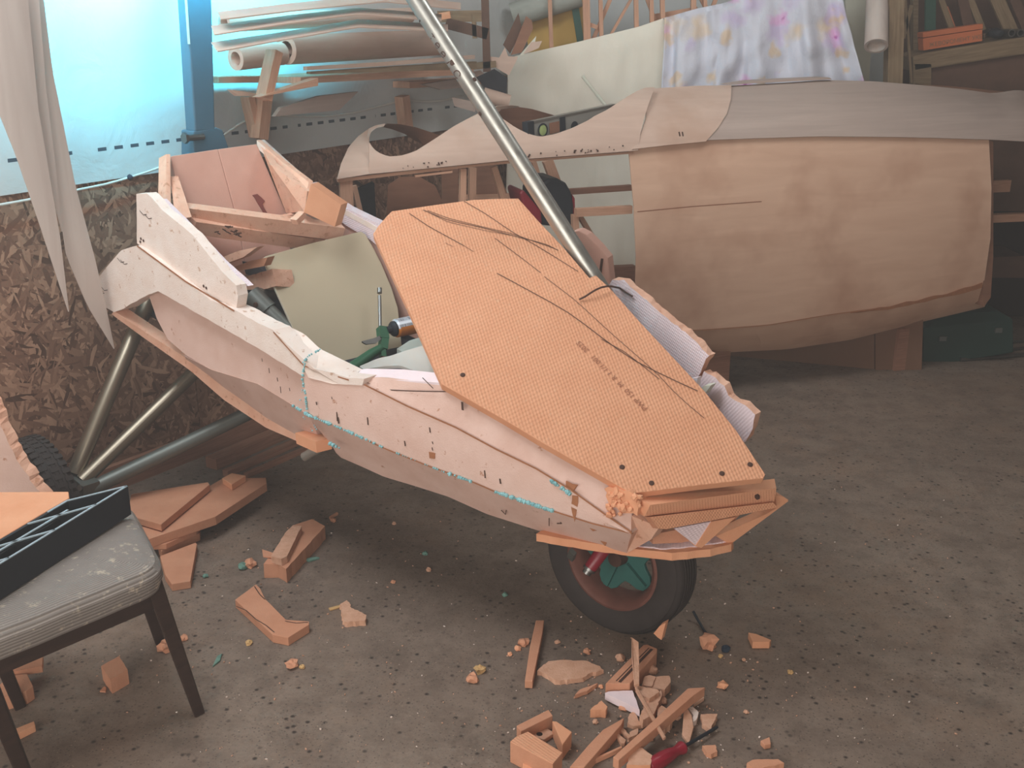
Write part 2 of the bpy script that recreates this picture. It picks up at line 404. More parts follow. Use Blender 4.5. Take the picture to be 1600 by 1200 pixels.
# OSB: layered stretched voronoi flakes
t = NT('osb_board'); u = t.co(True)
def flakes(rot, sc, seed):
    m = t.n('ShaderNodeMapping'); m.inputs['Rotation'].default_value = (0, 0, rot); m.inputs['Scale'].default_value = sc; m.inputs['Location'].default_value = (seed, seed * .7, 0)
    d = t.n('ShaderNodeMix', data_type='RGBA', blend_type='ADD'); d.inputs[0].default_value = .014
    t.l(u, d.inputs[6]); nz = t.n('ShaderNodeTexNoise'); nz.inputs['Scale'].default_value = 18; t.l(u, nz.inputs['Vector']); t.l(nz.outputs['Color'], d.inputs[7])
    m0 = t.n('ShaderNodeMapping'); m0.inputs['Rotation'].default_value = (0, 0, rot); m.inputs['Rotation'].default_value = (0, 0, 0)
    t.l(d.outputs[2], m0.inputs[0]); t.l(m0.outputs[0], m.inputs[0]); x = t.n('ShaderNodeTexVoronoi'); x.inputs['Scale'].default_value = 1; t.l(m.outputs[0], x.inputs['Vector'])
    return x.outputs['Color'], x.outputs['Distance']
h_ = v_ = None
for rot, sc_, sd in ((.45, (13, 72, 1), 3), (-.6, (11, 60, 1), 11), (1.3, (15, 76, 1), 23), (-1.2, (13, 84, 1), 37), (.05, (10, 58, 1), 51), (.9, (12, 66, 1), 67)):
    cc_, d_ = flakes(rot, sc_, sd); q = t.xyz(cc_)
    if h_ is None: h_, v_ = q[0], q[1]
    else:
        g_ = t.math('GREATER_THAN', q[0], h_); v_ = t.mix(g_, v_, q[1]); h_ = t.math('MAXIMUM', q[0], h_)
hv = t.xyz(v_)[0] if v_.type == 'RGBA' else v_
c = t.ramp(hv, [(0, S(84, 60, 48)), (.2, S(118, 86, 70)), (.6, S(138, 104, 85)), (1, S(180, 142, 118))])
c = t.mix(t.ramp(t.noise(u, 26, 4, .7), [(.6, G0), (.7, (.6, .6, .6, 1))]), c, S(74, 54, 45))
M['osb'] = t.done(c, .75, 0, t.bump(hv, .35, .004), .25)
# membrane with printed dashes (u along the wall in metres, v height in metres)
t = NT('membrane_film'); u = t.xyz(t.co(True)); co = t.co()
fr = t.math('FRACT', t.math('MULTIPLY', u[0], 1 / .068)); dash = t.math('LESS_THAN', fr, .52)
vz = t.math('LESS_THAN', t.math('ABSOLUTE', t.math('SUBTRACT', u[1], 1.262)), .0062)
gap = t.math('GREATER_THAN', t.math('FRACT', t.math('MULTIPLY', u[0], 1 / .49)), .12)
c = t.mix(t.noise(co, 3, 4), S(212, 216, 216), S(196, 202, 202))
c = t.mix(t.math('MULTIPLY', t.math('MULTIPLY', dash, vz), gap), c, S(62, 78, 90))
M['film'] = t.done(c, .55, 0, t.bump(t.noise(co, 6, 5, .6, .5), .35, .02), .3)
# cloths
def cloth(name, c1, c2, b=.25):
    t = NT(name); co = t.co(); n1 = t.noise(co, 5, 5, .6); return t, co, t.mix(n1, c1, c2), t.bump(t.noise(co, 16, 5, .65), b, .012)
t, co, c, nr = cloth('white_cloth', S(242, 236, 222), S(228, 222, 206)); M['cloth'] = t.done(c, .9, 0, nr, .1)
t, co, c, nr = cloth('floral_cloth', S(224, 226, 236), S(206, 208, 222), .5)
for sc, sd, col, r0 in ((4.2, 0, S(232, 208, 176), .30), (5.0, 3, S(206, 190, 224), .3), (4.6, 5, S(224, 170, 216), .2), (4.6, 5, S(160, 40, 140), .085), (6.1, 9, S(224, 196, 160), .2)):
    m = t.n('ShaderNodeMapping'); m.inputs['Location'].default_value = (sd, sd * 1.3, sd); t.l(co, m.inputs[0])
    nz = t.n('ShaderNodeTexNoise'); nz.inputs['Scale'].default_value = 14; nz.inputs['Detail'].default_value = 4; t.l(co, nz.inputs['Vector'])
    ad = t.mix(.12, m.outputs[0], nz.outputs['Color'], 'ADD'); x = t.n('ShaderNodeTexVoronoi'); x.inputs['Scale'].default_value = sc; t.l(ad, x.inputs['Vector'])
    c = t.mix(t.math('MULTIPLY', t.ramp(x.outputs['Distance'], [(r0 * .6, G1), (r0 * 1.25, G0)]), .75), c, col)
M['floral'] = t.done(c, .9, 0, nr, .1)
# chair seat fabric with fine ribs and dust
t = NT('ribbed_grey_fabric'); u = t.xyz(t.co(True)); co = t.co()
rb = t.math('SINE', t.math('MULTIPLY', u[1], 2 * math.pi / .0065)); c = t.mix(t.noise(co, 12, 5, .7), S(134, 126, 120), S(170, 162, 155))
c = t.mix(t.ramp(rb, [(.35, (.35, .35, .35, 1)), (.8, G0)]), c, S(60, 56, 56))
c = t.mix(t.ramp(t.noise(co, 34, 4, .75), [(.58, G0), (.68, (.8, .8, .8, 1))]), c, S(196, 182, 164))
M['fabric'] = t.done(c, .95, 0, t.bump(rb, .4, .002), .1)
# label of the spray can
t = NT('can_label'); u = t.xyz(t.co(True)); ln = t.math('GREATER_THAN', t.math('SINE', t.math('MULTIPLY', u[1], 150)), .1); bl = t.noise(t.co(True, (160, 8, 1)), 3, 3)
txt = t.math('MULTIPLY', ln, t.math('GREATER_THAN', bl, .5)); c = t.mix(t.math('MULTIPLY', txt, .7), S(206, 212, 220), S(96, 104, 118))
M['can'] = t.done(c, .35, .2, None, .5)
M['cano'] = plain('can_orange_band', S(224, 138, 62), .4, .1, .05)
# ------------------------------------------------------------------ the setting
def structure(name, mb, mats, parent=None):
    o = single(name, None, None, mb, mats) if parent is None else part(name, parent, mb, mats)
    if parent is None: o['kind'] = 'structure'
    return o
def wp(t, z, off=0.0): return WP + WD * t + WN * off + Z_ * z
TC = (6.54 - WP.y) / WD.y                        # where the left wall meets the back wall
mb = MB(); mb.slab([V((-7, -3, 0)), V((3.8, -3, 0)), V((3.8, 6.7, 0)), V((-7, 6.7, 0))], V((0, 0, -.15))); structure('floor', mb, M['floor'])
mb = MB(); mb.slab([V((-7, -3, 3.4)), V((3.8, -3, 3.4)), V((3.8, 6.7, 3.4)), V((-7, 6.7, 3.4))], V((0, 0, .1))); structure('ceiling', mb, M['oldwood'])
mb = MB(); mb.slab([wp(-8, 0, -.03), wp(TC, 0, -.03), wp(TC, 3.4, -.03), wp(-8, 3.4, -.03)], -WN * .1); wl = structure('wall_left', mb, M['brownwood'])
E0 = -3.35
for k in range(6):                                # OSB sheets, 1.25 m wide, butted with a small gap
    mb = MB(); a0 = E0 + k * 1.25 + .002; a1 = min(E0 + (k + 1) * 1.25 - .002, TC)
    P = [wp(a0, 0), wp(a1, 0), wp(a1, 1.24), wp(a0, 1.24)]; mb.face(P, 0, [(k * 1.25 + .3 * k, 0), (k * 1.25 + 1.25 + .3 * k, 0), (k * 1.25 + 1.25 + .3 * k, 1.24), (k * 1.25 + .3 * k, 1.24)])
    mb.slab([p - WN * .001 for p in P], -WN * .018); part('osb_sheet', wl, mb, M['osb'])
def filmf(u, v):
    t_ = -2.6 + u * (TC + 2.6); zb = 1.152 + .012 * (t_ + .25); z = zb + v * (3.4 - zb)
    o = .012 + .006 * mnoise.noise(V((t_ * 2.5, z * 3, 0))) + .004 * mnoise.noise(V((t_ * 9, z * 5, 3)))
    return wp(t_, z, o), (t_, z - .012 * (t_ + .25) - .004 + .005)
mb = MB(); mb.surf(90, 26, filmf); part('membrane_sheet', wl, mb, M['film'], 'whitish film stapled above the chipboard, with a row of dark dashes')
mb = MB(); mb.beam(wp(-2.5, .05, .014), wp(TC - .1, .05, .014), .025, .1, (0, 0, 1)); structure('baseboard_left', mb, M['floorwood'])
CX = wp(TC, 0).x
mb = MB(); mb.slab([V((CX - .1, 6.54, 0)), V((3.8, 6.54, 0)), V((3.8, 6.54, 3.4)), V((CX - .1, 6.54, 3.4))], V((0, .1, 0))); wb = structure('wall_back', mb, M['brownwood'])
mb = MB(); mb.surf(30, 16, lambda u, v: (V((CX + .02 + u * 1.75, 6.52 + .012 * mnoise.noise(V((u * 9, v * 6, 0))), .3 + v * 3.05)), (u * 2, v * 3 + 3)))
part('membrane_sheet', wb, mb, M['film'])
mb = MB(); mb.slab([V((3.7, -3, 0)), V((3.7, 6.6, 0)), V((3.7, 6.6, 3.4)), V((3.7, -3, 3.4))], V((.1, 0, 0))); structure('wall_right', mb, M['brownwood'])
# white cable drooping along the left wall
def cab(P, off=.03): return resample([WA(x, y, off) for x, y in P], 40)
mb = MB(); mb.tube(cab([(-30, 325), (0, 320), (40, 313), (80, 305), (125, 296), (170, 287), (203, 277), (235, 267), (262, 257), (300, 243), (350, 211), (380, 190), (400, 180), (430, 180), (470, 182), (510, 182), (550, 177), (595, 166), (627, 157), (641, 157), (660, 159), (690, 158), (720, 150)]), .0045, 0, 8)
c_ = thing('wall_cable', 'white cable drooping along the film and chipboard wall', 'cable', WA(203, 277, .03))
part('cord', c_, mb, M['cable']); mb = MB(); mb.blob(WA(203, 277, .035), .011, 0, 2, .1); part('clip', c_, mb, M['bluecap'])

# ------------------------------------------------------------------ plywood rack on the left wall (back, hazy)
def wslab(pix, off, th, **k):
    mb = MB(); mb.slab([WA(x, y, off) for x, y in pix], -WN * th, **k); return mb
rk = thing('timber_rack', 'timber rack on the film wall carrying rolled plywood sheets', 'rack', WA(560, 130, .1))
for a, b, wd, off in (((405, 217), (412, 150), .05, .1), ((400, 213), (386, 150), .03, .07), ((634, 200), (628, 150), .05, .06), ((412, 155), (429, 80), .035, .46)):
    mb = MB(); mb.beam(WA(*a, off), WA(*b, off), wd, .05, WN); part('post', rk, mb, M['pine'])
for pix, off, th in (([(405, 152), (497, 122), (497, 134), (420, 149)], .5, .04), ([(342, 120), (480, 118), (480, 128), (342, 130)], .16, .12), ([(470, 121), (740, 104), (740, 116), (470, 131)], .3, .24), ([(640, 128), (800, 118), (800, 128), (640, 138)], .12, .1)):
    part('shelf_board', rk, wslab(pix, off, th), M['pine'])
def roll(name, label, cat, a, b, r, off, mats, r2=None, group=None):
    p, q = WA(*a, off), WA(*b, off); ax = (q - p).normalized(); L = (q - p).length; r2 = r2 or r
    t = thing(name, label, cat, p - Z_ * r, group)
    mb = MB(); mb.lathe(p, ax, [(r * .55, .02), (r * .6, 0), (r, 0), (r2, L), (r2 * .6, L), (r2 * .55, L - .02)], 0, 28); part('outer_turn', t, mb, mats)
    mb = MB()
    for k, rr in enumerate((.45, .3, .17)): mb.lathe(p, ax, [(r * rr, .008 * k + .012), (r * rr, L * .98)], 0, 22)
    part('inner_turn', t, mb, mats); return t
roll('veneer_roll', 'pale thick rolled plywood sheet lying right on the wall rack, its open end facing left', 'roll', (447, 78), (690, 66), .055, .24, M['plyl'])
roll('veneer_roll', 'pale rolled plywood sheet on the wall rack just left of the thick roll', 'roll', (368, 92), (440, 84), .042, .22, M['plyl'])
roll('veneer_roll', 'long rolled sheet on top of the wall rack, under the loose veneers', 'roll', (350, 36), (640, 24), .032, .2, M['plyl'])
for i, (pix, off, lab) in enumerate((
    ([(330, 66), (440, 50), (560, 30), (700, 38), (700, 48), (560, 42), (440, 62), (340, 80)], .42, 'lowest of the long curved veneers drooping above the wall rack'),
    ([(330, 40), (450, 24), (560, 12), (690, 22), (690, 32), (560, 22), (450, 36), (335, 54)], .40, 'middle long curved veneer drooping above the wall rack'),
    ([(340, 18), (460, 4), (600, -8), (720, 4), (720, 14), (600, 2), (460, 16), (345, 30)], .38, 'topmost long curved veneer above the wall rack'))):
    A = [WA(x, y, off) for x, y in pix[:4]]; B = [WA(x, y, off + .12) for x, y in pix[:3:-1]]
    mb = MB(); mb.strip([A, B], -Z_ * .004, n=26); single('veneer_sheet', lab, 'veneer', mb, M['plyl'])
for i, (pix, off, lab, m) in enumerate((
    ([(480, 104), (600, 97), (742, 86), (742, 92), (600, 103), (480, 110)], .46, 'long pale plank lying on the front of the wall rack', 'plyl'),
    ([(485, 112), (610, 104), (745, 96), (745, 108), (610, 112), (485, 116)], .45, 'wide plank under the long pale plank on the wall rack', 'oldwood'),
    ([(360, 140), (430, 150), (372, 150)], .4, 'short pointed offcut sticking out below the left end of the rack', 'plyl'),
    ([(500, 150), (560, 143), (530, 172), (430, 182), (440, 168)], .2, 'dark sloping offcut hanging below the wall rack', 'plyg'),
    ([(660, 132), (745, 118), (740, 135), (690, 140)], .22, 'pale triangular offcut below the right end of the rack', 'plyg'))):
    single('plank', lab, 'plank', wslab(pix, off, .02), M[m])
# ------------------------------------------------------------------ hanging veneer tips at the left edge
def vstrip(label, Lp, Rp, off, bow):
    A = resample([WA(x, y, off) for x, y in Lp], 30); B = resample([WA(x, y, off) for x, y in Rp], 30); Mi = [a.lerp(b, .5) + WN * bow * (a - b).length for a, b in zip(A, B)]
    mb = MB(); mb.strip([A, Mi, B], -WN * .003, n=30); single('veneer_strip', label, 'veneer', mb, M['plyp'])
vstrip('pale pointed veneer strip hanging at the far left, leftmost and shorter of three', [(-60, -40), (-20, 130), (26, 245), (62, 350), (107, 487)], [(40, -40), (60, 170), (80, 290), (94, 370), (108, 487)], .34, .07)
vstrip('pale pointed veneer strip hanging behind the other two strips at the left edge', [(28, -40), (48, 120), (66, 230), (80, 300), (97, 362)], [(58, -40), (72, 140), (86, 250), (93, 320), (98, 362)], .30, -.05)
vstrip('widest pale veneer strip, its tip hanging lowest in front of the chipboard', [(52, -40), (70, 140), (88, 290), (104, 400), (137, 478), (178, 545)], [(64, -40), (82, 110), (118, 290), (150, 410), (168, 490), (179, 545)], .26, .06)

# ------------------------------------------------------------------ middle back: wing frame, cloths, offcuts
def yslab(pix, Y, th, **k):
    mb = MB(); mb.slab([AY(x, y, Y) for x, y in pix], V((0, th, 0)), **k); return mb
wf = thing('wing_frame', 'wooden wing skeleton of ribs and diagonals standing behind the white cloth', 'wing frame', AY(1000, 430, 5.80))
def ymb(a, b, Y, wd, dp, m='pine', name='rib', par=None, label=None):
    mb = MB(); mb.beam(AY(*a, Y), AY(*b, Y), wd, dp, (0, 1, 0)); return part(name, par, mb, M[m], label)
for a, b, wd in (((857, -60), (862, 90), .02), ((914, -60), (918, 82), .036), ((937, -60), (940, 75), .02), ((992, -60), (995, 62), .022), ((1016, -60), (1019, 55), .02), ((1033, -60), (1036, 50), .022), ((1084, -60), (1083, 34), .026), ((1100, -60), (1102, 30), .018)):
    ymb(a, b, 5.80, wd, .03, par=wf)
for a, b, wd in (((972, -45), (925, 66), .02), ((1008, -40), (950, 62), .014), ((1000, -30), (1025, 36), .018), ((1060, -50), (1036, 0), .018), ((1092, -10), (1108, 22), .022), ((1126, -20), (1108, 24), .02)):
    ymb(a, b, 5.84, wd, .018, par=wf, name='diagonal')
ymb((800, 103), (1330, -22), 5.85, .06, .05, par=wf, name='spar'); ymb((920, 38), (934, 43), 5.82, .02, .02, par=wf, name='gusset'); ymb((1020, 32), (1090, 20), 5.87, .06, .02, par=wf, name='gusset')
ymb((1180, 300), (1200, -40), 5.88, .05, .05, par=wf, name='leg'); ymb((840, 420), (835, 95), 5.88, .05, .05, par=wf, name='leg')
# cloths hung over the spar
def hang(xs, top, bot, Y, amp, fq, sd, nu=110, nv=44, flare=0.0, wrk=.007):
    T = resample([AY(x, y, Y) for x, y in top], nu)
    def f(u, v):
        p = T[min(nu - 1, int(round(u * (nu - 1))))].copy(); zb = bot(u)
        if v < .12:                                   # the strip lying over the spar
            k = v / .12; q = p + V((0, .1 * (1 - k), 0)); q.z += .012 * math.sin(k * math.pi / 2); return q, (u * 3, k * .1)
        k = (v - .12) / .88; z = p.z + (zb - p.z) * k; x = u * fq
        fold = amp * (.25 + k) * (mnoise.noise(V((x + .8 * mnoise.noise(V((x * .4, k * 2, sd))), k * 1.1, sd))) + .45 * mnoise.noise(V((x * 2.3, k * 1.6 + 4, sd)))) 
        wr = wrk * mnoise.noise(V((u * 14, k * 9, sd + 8)))
        return V((p.x + fold * .4 + flare * k * u ** 3, p.y - .012 + fold - .05 * k + wr, z)), (u * 3, k * 1.4)
    mb = MB(); mb.surf(nu, nv, f); return mb
mb = hang(None, [(793, 99), (806, 92), (900, 71), (1000, 46), (1043, 31)], lambda u: .2, 5.72, .055, 3.4, 2)
o = single('white_sheet', 'plain white cloth hung over the wing frame behind the plywood fuselage', 'cloth', mb, M['cloth']); o.modifiers.new('thick', 'SOLIDIFY').thickness = .003
mb = hang(None, [(1038, 33), (1090, 18), (1130, 10), (1180, -6), (1250, -14), (1310, -18)], lambda u: .9 - .04 * u, 5.68, .17, 7, 5, 150, 70, .36, .022)
o = single('floral_sheet', 'crumpled pale sheet with magenta and peach flowers hung over the wing frame', 'cloth', mb, M['floral']); o.modifiers.new('thick', 'SOLIDIFY').thickness = .003
mb = MB(); mb.slab([AY(1305, -20, 5.67), AY(1316, -10, 5.67), AY(1366, 140, 5.67), AY(1340, 140, 5.67)], V((0, .02, 0)))
mb = MB(); mb.tube([AY(910, 119, 5.55), AY(952, 172, 5.48)], .008, 0, 8); single('thin_stick', 'thin pale stick leaning against the white cloth above the spirit level', 'stick', mb, M['white'])
# yellow insulation, grey roll, stick
single('insulation_board', 'yellow insulation board standing behind the wooden ribs', 'board', yslab([(815, 20), (900, -40), (915, -40), (915, 75), (830, 95)], 5.95, .05), M['yellow'])
p, q = AY(800, 24, 5.88), AY(905, -10, 5.88); mb = MB(); mb.lathe(p, q - p, [(.02, .02), (.035, 0), (.06, 0), (.065, (q - p).length), (.03, (q - p).length)], 0, 26)
single('grey_roll', 'grey rolled sheet lying slantwise above the yellow board', 'roll', mb, M['paperroll'])
mb = MB(); mb.beam(AY(892, -30, 5.9), AY(908, 72, 5.9), .035, .03, (0, 1, 0)); single('green_stick', 'dark green stick standing against the yellow board', 'stick', mb, M['green'])
# clutter between the rack and the cloth
bs = thing('corner_shelf', 'rough timber corner shelf full of offcuts beside the white cloth', 'shelf', AY(740, 120, 5.35))
for a, b, wd, m in (((684, 26), (757, 25), .05, 'oldwood'), ((697, 36), (762, 53), .05, 'brownwood'), ((690, 108), (775, 100), .03, 'oldwood'), ((757, -30), (761, 112), .035, 'brownwood'), ((740, 22), (742, 60), .02, 'oldwood')):
    mb = MB(); mb.beam(AY(*a, 5.33), AY(*b, 5.33), .05, wd, (0, 0, 1)); part('board', bs, mb, M[m])
mb = MB(); mb.beam(AY(687, 26, 5.2), AY(704, 23, 5.2), .05, .03, (0, 0, 1)); single('cut_batten', 'fresh cut batten end poking out beside the silver tube', 'batten', mb, M['orange'])
cl = [
 ([(786, 70), (810, 20), (816, 46), (797, 84)], 5.42, .01, 'brownwood', 'dark brown pointed offcut, left of two standing above the corner shelf'),
 ([(798, 86), (822, 25), (831, 32), (833, 45), (815, 82)], 5.38, .012, 'plyin', 'brown curved pointed offcut, right of two standing above the corner shelf'),
 ([(812, 86), (838, 56), (836, 66), (818, 87)], 5.36, .008, 'white', 'thin pale splinter beside the two brown pointed offcuts'),
 ([(818, 84), (830, 66), (847, 64), (842, 75), (826, 82)], 5.34, .01, 'plyl', 'small pale offcut just above the corner of the white cloth'),
 ([(762, 88), (780, 90), (789, 74), (794, 88), (810, 89), (795, 118), (775, 106)], 5.32, .01, 'plyl', 'crumpled pinkish offcut on the corner shelf'),
 ([(744, 121), (772, 108), (793, 122), (790, 152), (765, 146)], 5.3, .03, 'darkcloth', 'dark grey folded cover below the corner shelf'),
 ([(726, 100), (744, 104), (772, 101), (770, 104), (745, 108)], 5.36, .02, 'pine', 'thin lath lying along the corner shelf'),
 ([(740, 112), (750, 110), (760, 118), (744, 119)], 5.34, .01, 'plyl', 'small triangular offcut under the thin lath'),
 ([(706, 152), (745, 160), (742, 175), (710, 166)], 5.15, .02, 'plyg', 'grey offcut leaning low behind the silver tube')]
for pix, Y, th, m, lab in cl: single('wood_offcut', lab, 'offcut', yslab(pix, Y, th), M[m])
p, q = AY(755, 148, 5.3), AY(796, 160, 5.3); mb = MB(); mb.tube([p, q], .035, 0, 18); single('paper_roll', 'short beige roll lying beside the left corner of the white cloth', 'roll', mb, M['plyl'])

# ------------------------------------------------------------------ right: posts, bench, shelf things
single('white_board', 'tall white board standing behind the floral sheet', 'board', yslab([(1318, -40), (1368, -40), (1362, 60), (1357, 145), (1330, 145)], 6.2, .02), M['white'])
p, q = AY(1372, -70, 5.95), AY(1369, 72, 5.62); mb = MB(); mb.lathe(q, p - q, [(.0, .03), (.03, .03), (.045, 0), (.057, .0), (.052, (p - q).length)], 0, 28)
single('ply_roll', 'upright plywood roll hanging beside the wooden post', 'roll', mb, M['plyp'])
pa, pb = AY(1395, 125, 5.75), AY(1398, 0, 5.75); pl = lambda z: pa + (pb - pa) * ((z - pa.z) / (pb.z - pa.z))
mb = MB(); mb.beam(pl(0), pl(3.38), .075, .075, (0, 1, 0)); single('wooden_post', 'weathered round-edged wooden post right of the floral sheet', 'post', mb, M['oldwood'], bev=.015)
bn = thing('work_bench', 'old wooden bench cabinet with brown panel at the right edge', 'bench', AY(1500, 420, 6.05))
YB = 6.05
mb = MB(); mb.slab([AY(1426, 88, YB), AY(1450, 82, YB), AY(1620, 54, YB), AY(1620, 82, YB), AY(1455, 107, YB), AY(1428, 112, YB)], V((0, .3, 0))); part('top_rail', bn, mb, M['oldwood'], bev=.008)
mb = MB(); mb.slab([AY(1427, 100, YB), AY(1455, 100, YB), AY(1453, 470, YB), AY(1425, 470, YB)], V((0, .06, 0))); part('post', bn, mb, M['oldwood'])
mb = MB(); mb.slab([AY(1453, 104, YB + .03), AY(1625, 76, YB + .03), AY(1625, 330, YB + .03), AY(1453, 330, YB + .03)], V((0, .02, 0))); part('panel', bn, mb, M['brownwood'])
mb = MB(); mb.slab([AY(1427, -40, YB + .28), AY(1436, -40, YB + .28), AY(1434, 84, YB + .28), AY(1427, 84, YB + .28)], V((0, .05, 0))); part('upright', bn, mb, M['oldwood'])
mb = MB(); mb.slab([AY(1600, 400, YB), AY(1545, 402, YB), AY(1545, 434, YB), AY(1600, 434, YB)], V((0, .3, 0))); part('lower_shelf', bn, mb, M['brownwood'])
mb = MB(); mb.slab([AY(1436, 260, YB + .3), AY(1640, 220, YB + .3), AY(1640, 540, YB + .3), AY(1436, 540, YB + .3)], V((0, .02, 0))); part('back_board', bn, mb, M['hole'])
ob = thing('orange_box', 'small orange box with faded lettering lying on the old bench', 'box', AY(1490, 70, YB + .03))
mb = MB(); mb.slab([AY(1442, 60, YB + .03), AY(1535, 46, YB + .03), AY(1535, 64, YB + .03), AY(1443, 79, YB + .03)], V((0, .08, 0))); part('case', ob, mb, M['orangebox'], bev=.002)
mb = MB(); mb.slab([AY(1442, 51, YB + .027), AY(1536, 37, YB + .027), AY(1536, 45, YB + .027), AY(1442, 59, YB + .027)], V((0, .086, 0))); part('lid', ob, mb, M['orangebox'], bev=.002)
e1 = (AY(1535, 54, YB) - AY(1443, 69, YB)).normalized(); mb = text_mesh('ЖЕВОРОМЕНТ УКЕТ', .03, AY(1452, 73.5, YB + .027), e1, (Z_ - e1 * e1.z).normalized()); part('lettering', ob, mb, M['oldwood'])
for i, (a, b, wd, m, lab) in enumerate((((1454, -40), (1453, 48), .055, 'green', 'green speckled strip standing at the left end of the bench'), ((1463, -20), (1487, 46), .03, 'oldwood', 'grey batten leaning behind the orange box'), ((1478, 12), (1492, 50), .018, 'orangebox', 'narrow orange stick leaning behind the box'), ((1497, -30), (1515, 50), .055, 'brownwood', 'dark board leaning behind the middle of the orange box'), ((1508, -20), (1535, 48), .035, 'oldwood', 'light batten leaning behind the right end of the box'), ((1545, -30), (1580, 50), .07, 'oldwood', 'broad weathered board leaning above the bench right of the box'), ((1572, -30), (1606, 50), .05, 'brownwood', 'dark batten rightmost of those leaning above the bench'))):
    mb = MB(); mb.beam(AY(*a, YB + .24 - i * .004), AY(*b, YB + .24 - i * .004), .02, wd, (0, 1, 0)) if False else mb.beam(AY(*a, YB + .26), AY(*b, YB + .2), wd, .02, (0, 1, 0)); single('leaning_batten', lab, 'batten', mb, M[m])
for x, lab in ((1581, 'grey pipe end lying on the bench, left of the pair'), (1595, 'grey pipe end lying on the bench, right of the pair')):
    p = AY(x, 51.5, YB + .0); mb = MB(); mb.lathe(p, (0, 1, 0), [(.014, .3), (.014, 0), (.02, 0), (.02, .3)], 0, 20); single('pipe_piece', lab, 'pipe', mb, M['steel'])
mb = MB(); p = AY(1556, 52, YB + .08); mb.blob(p, V((.045, .05, .026)), 0, 2, .25); single('black_rag', 'black crumpled rag on the bench between box and pipes', 'rag', mb, M['black'])
for i, (a, b, wd, lab) in enumerate((((1412, -30), (1424, 130), .012, 'thin grey stake standing between post and bench, right one'), ((1424, 8), (1411, 60), .02, 'pale splinter standing between the post and the bench'))):
    mb = MB(); mb.beam(AY(*a, 5.95), AY(*b, 5.95), wd, .012, (0, 1, 0)); single('stake', lab, 'stick', mb, M['oldwood'])
# under the fuselage at the right
def fcrate(pix, dep, zf, name, label, cat, m):
    mb = MB(); mb.slab([AY(x, y, zf) for x, y in pix], V((0, dep, 0))); return single(name, label, cat, mb, M[m])
YF = H(1440, 578).y
bx = thing('cardboard_box', 'flattened cardboard box standing on the floor under the fuselage', 'box', H(1400, 578))
mb = MB(); mb.slab([AY(1368, 500, YF), AY(1443, 480, YF), AY(1440, 578, YF), AY(1368, 578, YF)], V((0, .03, 0))); part('front_panel', bx, mb, M['cardboard'])
A = H(1366, 577); B = AY(1366, 480, A.y); C = H(1110, 553); D = AY(1110, 500, C.y); mb = MB(); mb.slab([A, B, D, C], V((0, .03, 0))); part('side_panel', bx, mb, M['cardboard'])
tb = thing('tool_box', 'dark green metal toolbox on the floor right of the cardboard', 'toolbox', H(1510, 572))
Y0 = H(1500, 574).y + .1
mb = MB(); mb.slab([AY(1443, 512, Y0), AY(1583, 500, Y0), AY(1584, 551, Y0), AY(1442, 574, Y0)], V((0, .22, 0))); part('body', tb, mb, M['greenbox'], bev=.006)
mb = MB(); mb.slab([AY(1448, 513, Y0 - .005), AY(1470, 492, Y0 + .06), AY(1560, 486, Y0 + .06), AY(1585, 500, Y0 - .005)], V((0, .2, 0))); part('lid', tb, mb, M['greenbox'], bev=.006)
for x, y in ((1473, 529), (1560, 516)):
    mb = MB(); c = AY(x, y, Y0 - .008); mb.box(c, (.018, 0, 0), (0, .006, 0), (0, 0, .012)); part('latch', tb, mb, M['alud'])
for a, b, r, lab in (((1500, 562), (1615, 553), .011, 'grey metal pipe on the floor in front of the green toolbox, nearest of the pipes'), ((1560, 549), (1620, 541), .009, 'thin metal pipe on the floor right of the toolbox, above the grey pipe'), ((1575, 535), (1620, 532), .008, 'shiny thin rod right of the toolbox, topmost of the pipes')):
    p = H(*a, r); q = H(*b, r); mb = MB(); mb.tube([p, q], r, 0, 10); single('metal_pipe', lab, 'pipe', mb, M['steel'])
# ------------------------------------------------------------------ plywood fuselage
fu = thing('plywood_fuselage', 'unfinished plywood aircraft fuselage with grey upper deck and two cockpit openings', 'fuselage', H(1200, 560) + V((0, .1, 0)))
def FP(P, off=0.0): return [FU(x, y, off) for x, y in P]
def FV(P, offs):
    n = len(P); k = len(offs) - 1; out = []
    for i, (x, y) in enumerate(P):
        t = i / (n - 1) * k; j = min(int(t), k - 1); out.append(FU(x, y, offs[j] + (offs[j + 1] - offs[j]) * (t - j)))
    return out
TH3 = FN * .006
T1 = [(982, 230), (1100, 215), (1230, 208), (1400, 208), (1545, 214)]
B1 = [(992, 480), (1040, 519), (1120, 514), (1200, 508), (1300, 491), (1400, 478), (1537, 447)]
r0 = resample(FP(T1), 40); r3 = resample(FP(B1, .02), 40)
mb = MB(); mb.strip([r0, [p - FN * .03 for p in lerpl(r0, r3, .33)], [p - FN * .035 for p in lerpl(r0, r3, .66)], r3], TH3, n=40); part('side_skin', fu, mb, M['ply'])
r4 = resample(FP([(1000, 545), (1070, 543), (1130, 551), (1230, 546), (1330, 531), (1420, 508), (1538, 480)], .16), 40)
md = [p - FN * .035 for p in lerpl(r3, r4, .5)]
for a, b in ((0, 13), (13, 21), (21, 39)):
    mb = MB(); mb.strip([[p + FN * .001 for p in r3[a:b + 1]], md[a:b + 1], r4[a:b + 1]], TH3, n=max(8, b - a)); part('bilge_panel', fu, mb, M['ply'])
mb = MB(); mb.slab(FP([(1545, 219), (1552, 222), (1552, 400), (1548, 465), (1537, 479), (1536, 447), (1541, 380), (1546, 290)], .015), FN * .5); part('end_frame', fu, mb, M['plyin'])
mb = MB(); ribbon(mb, [p - FN * .0015 for p in r3], .005, -FN); part('seam', fu, mb, M['rust_smear'])
random.seed(9)
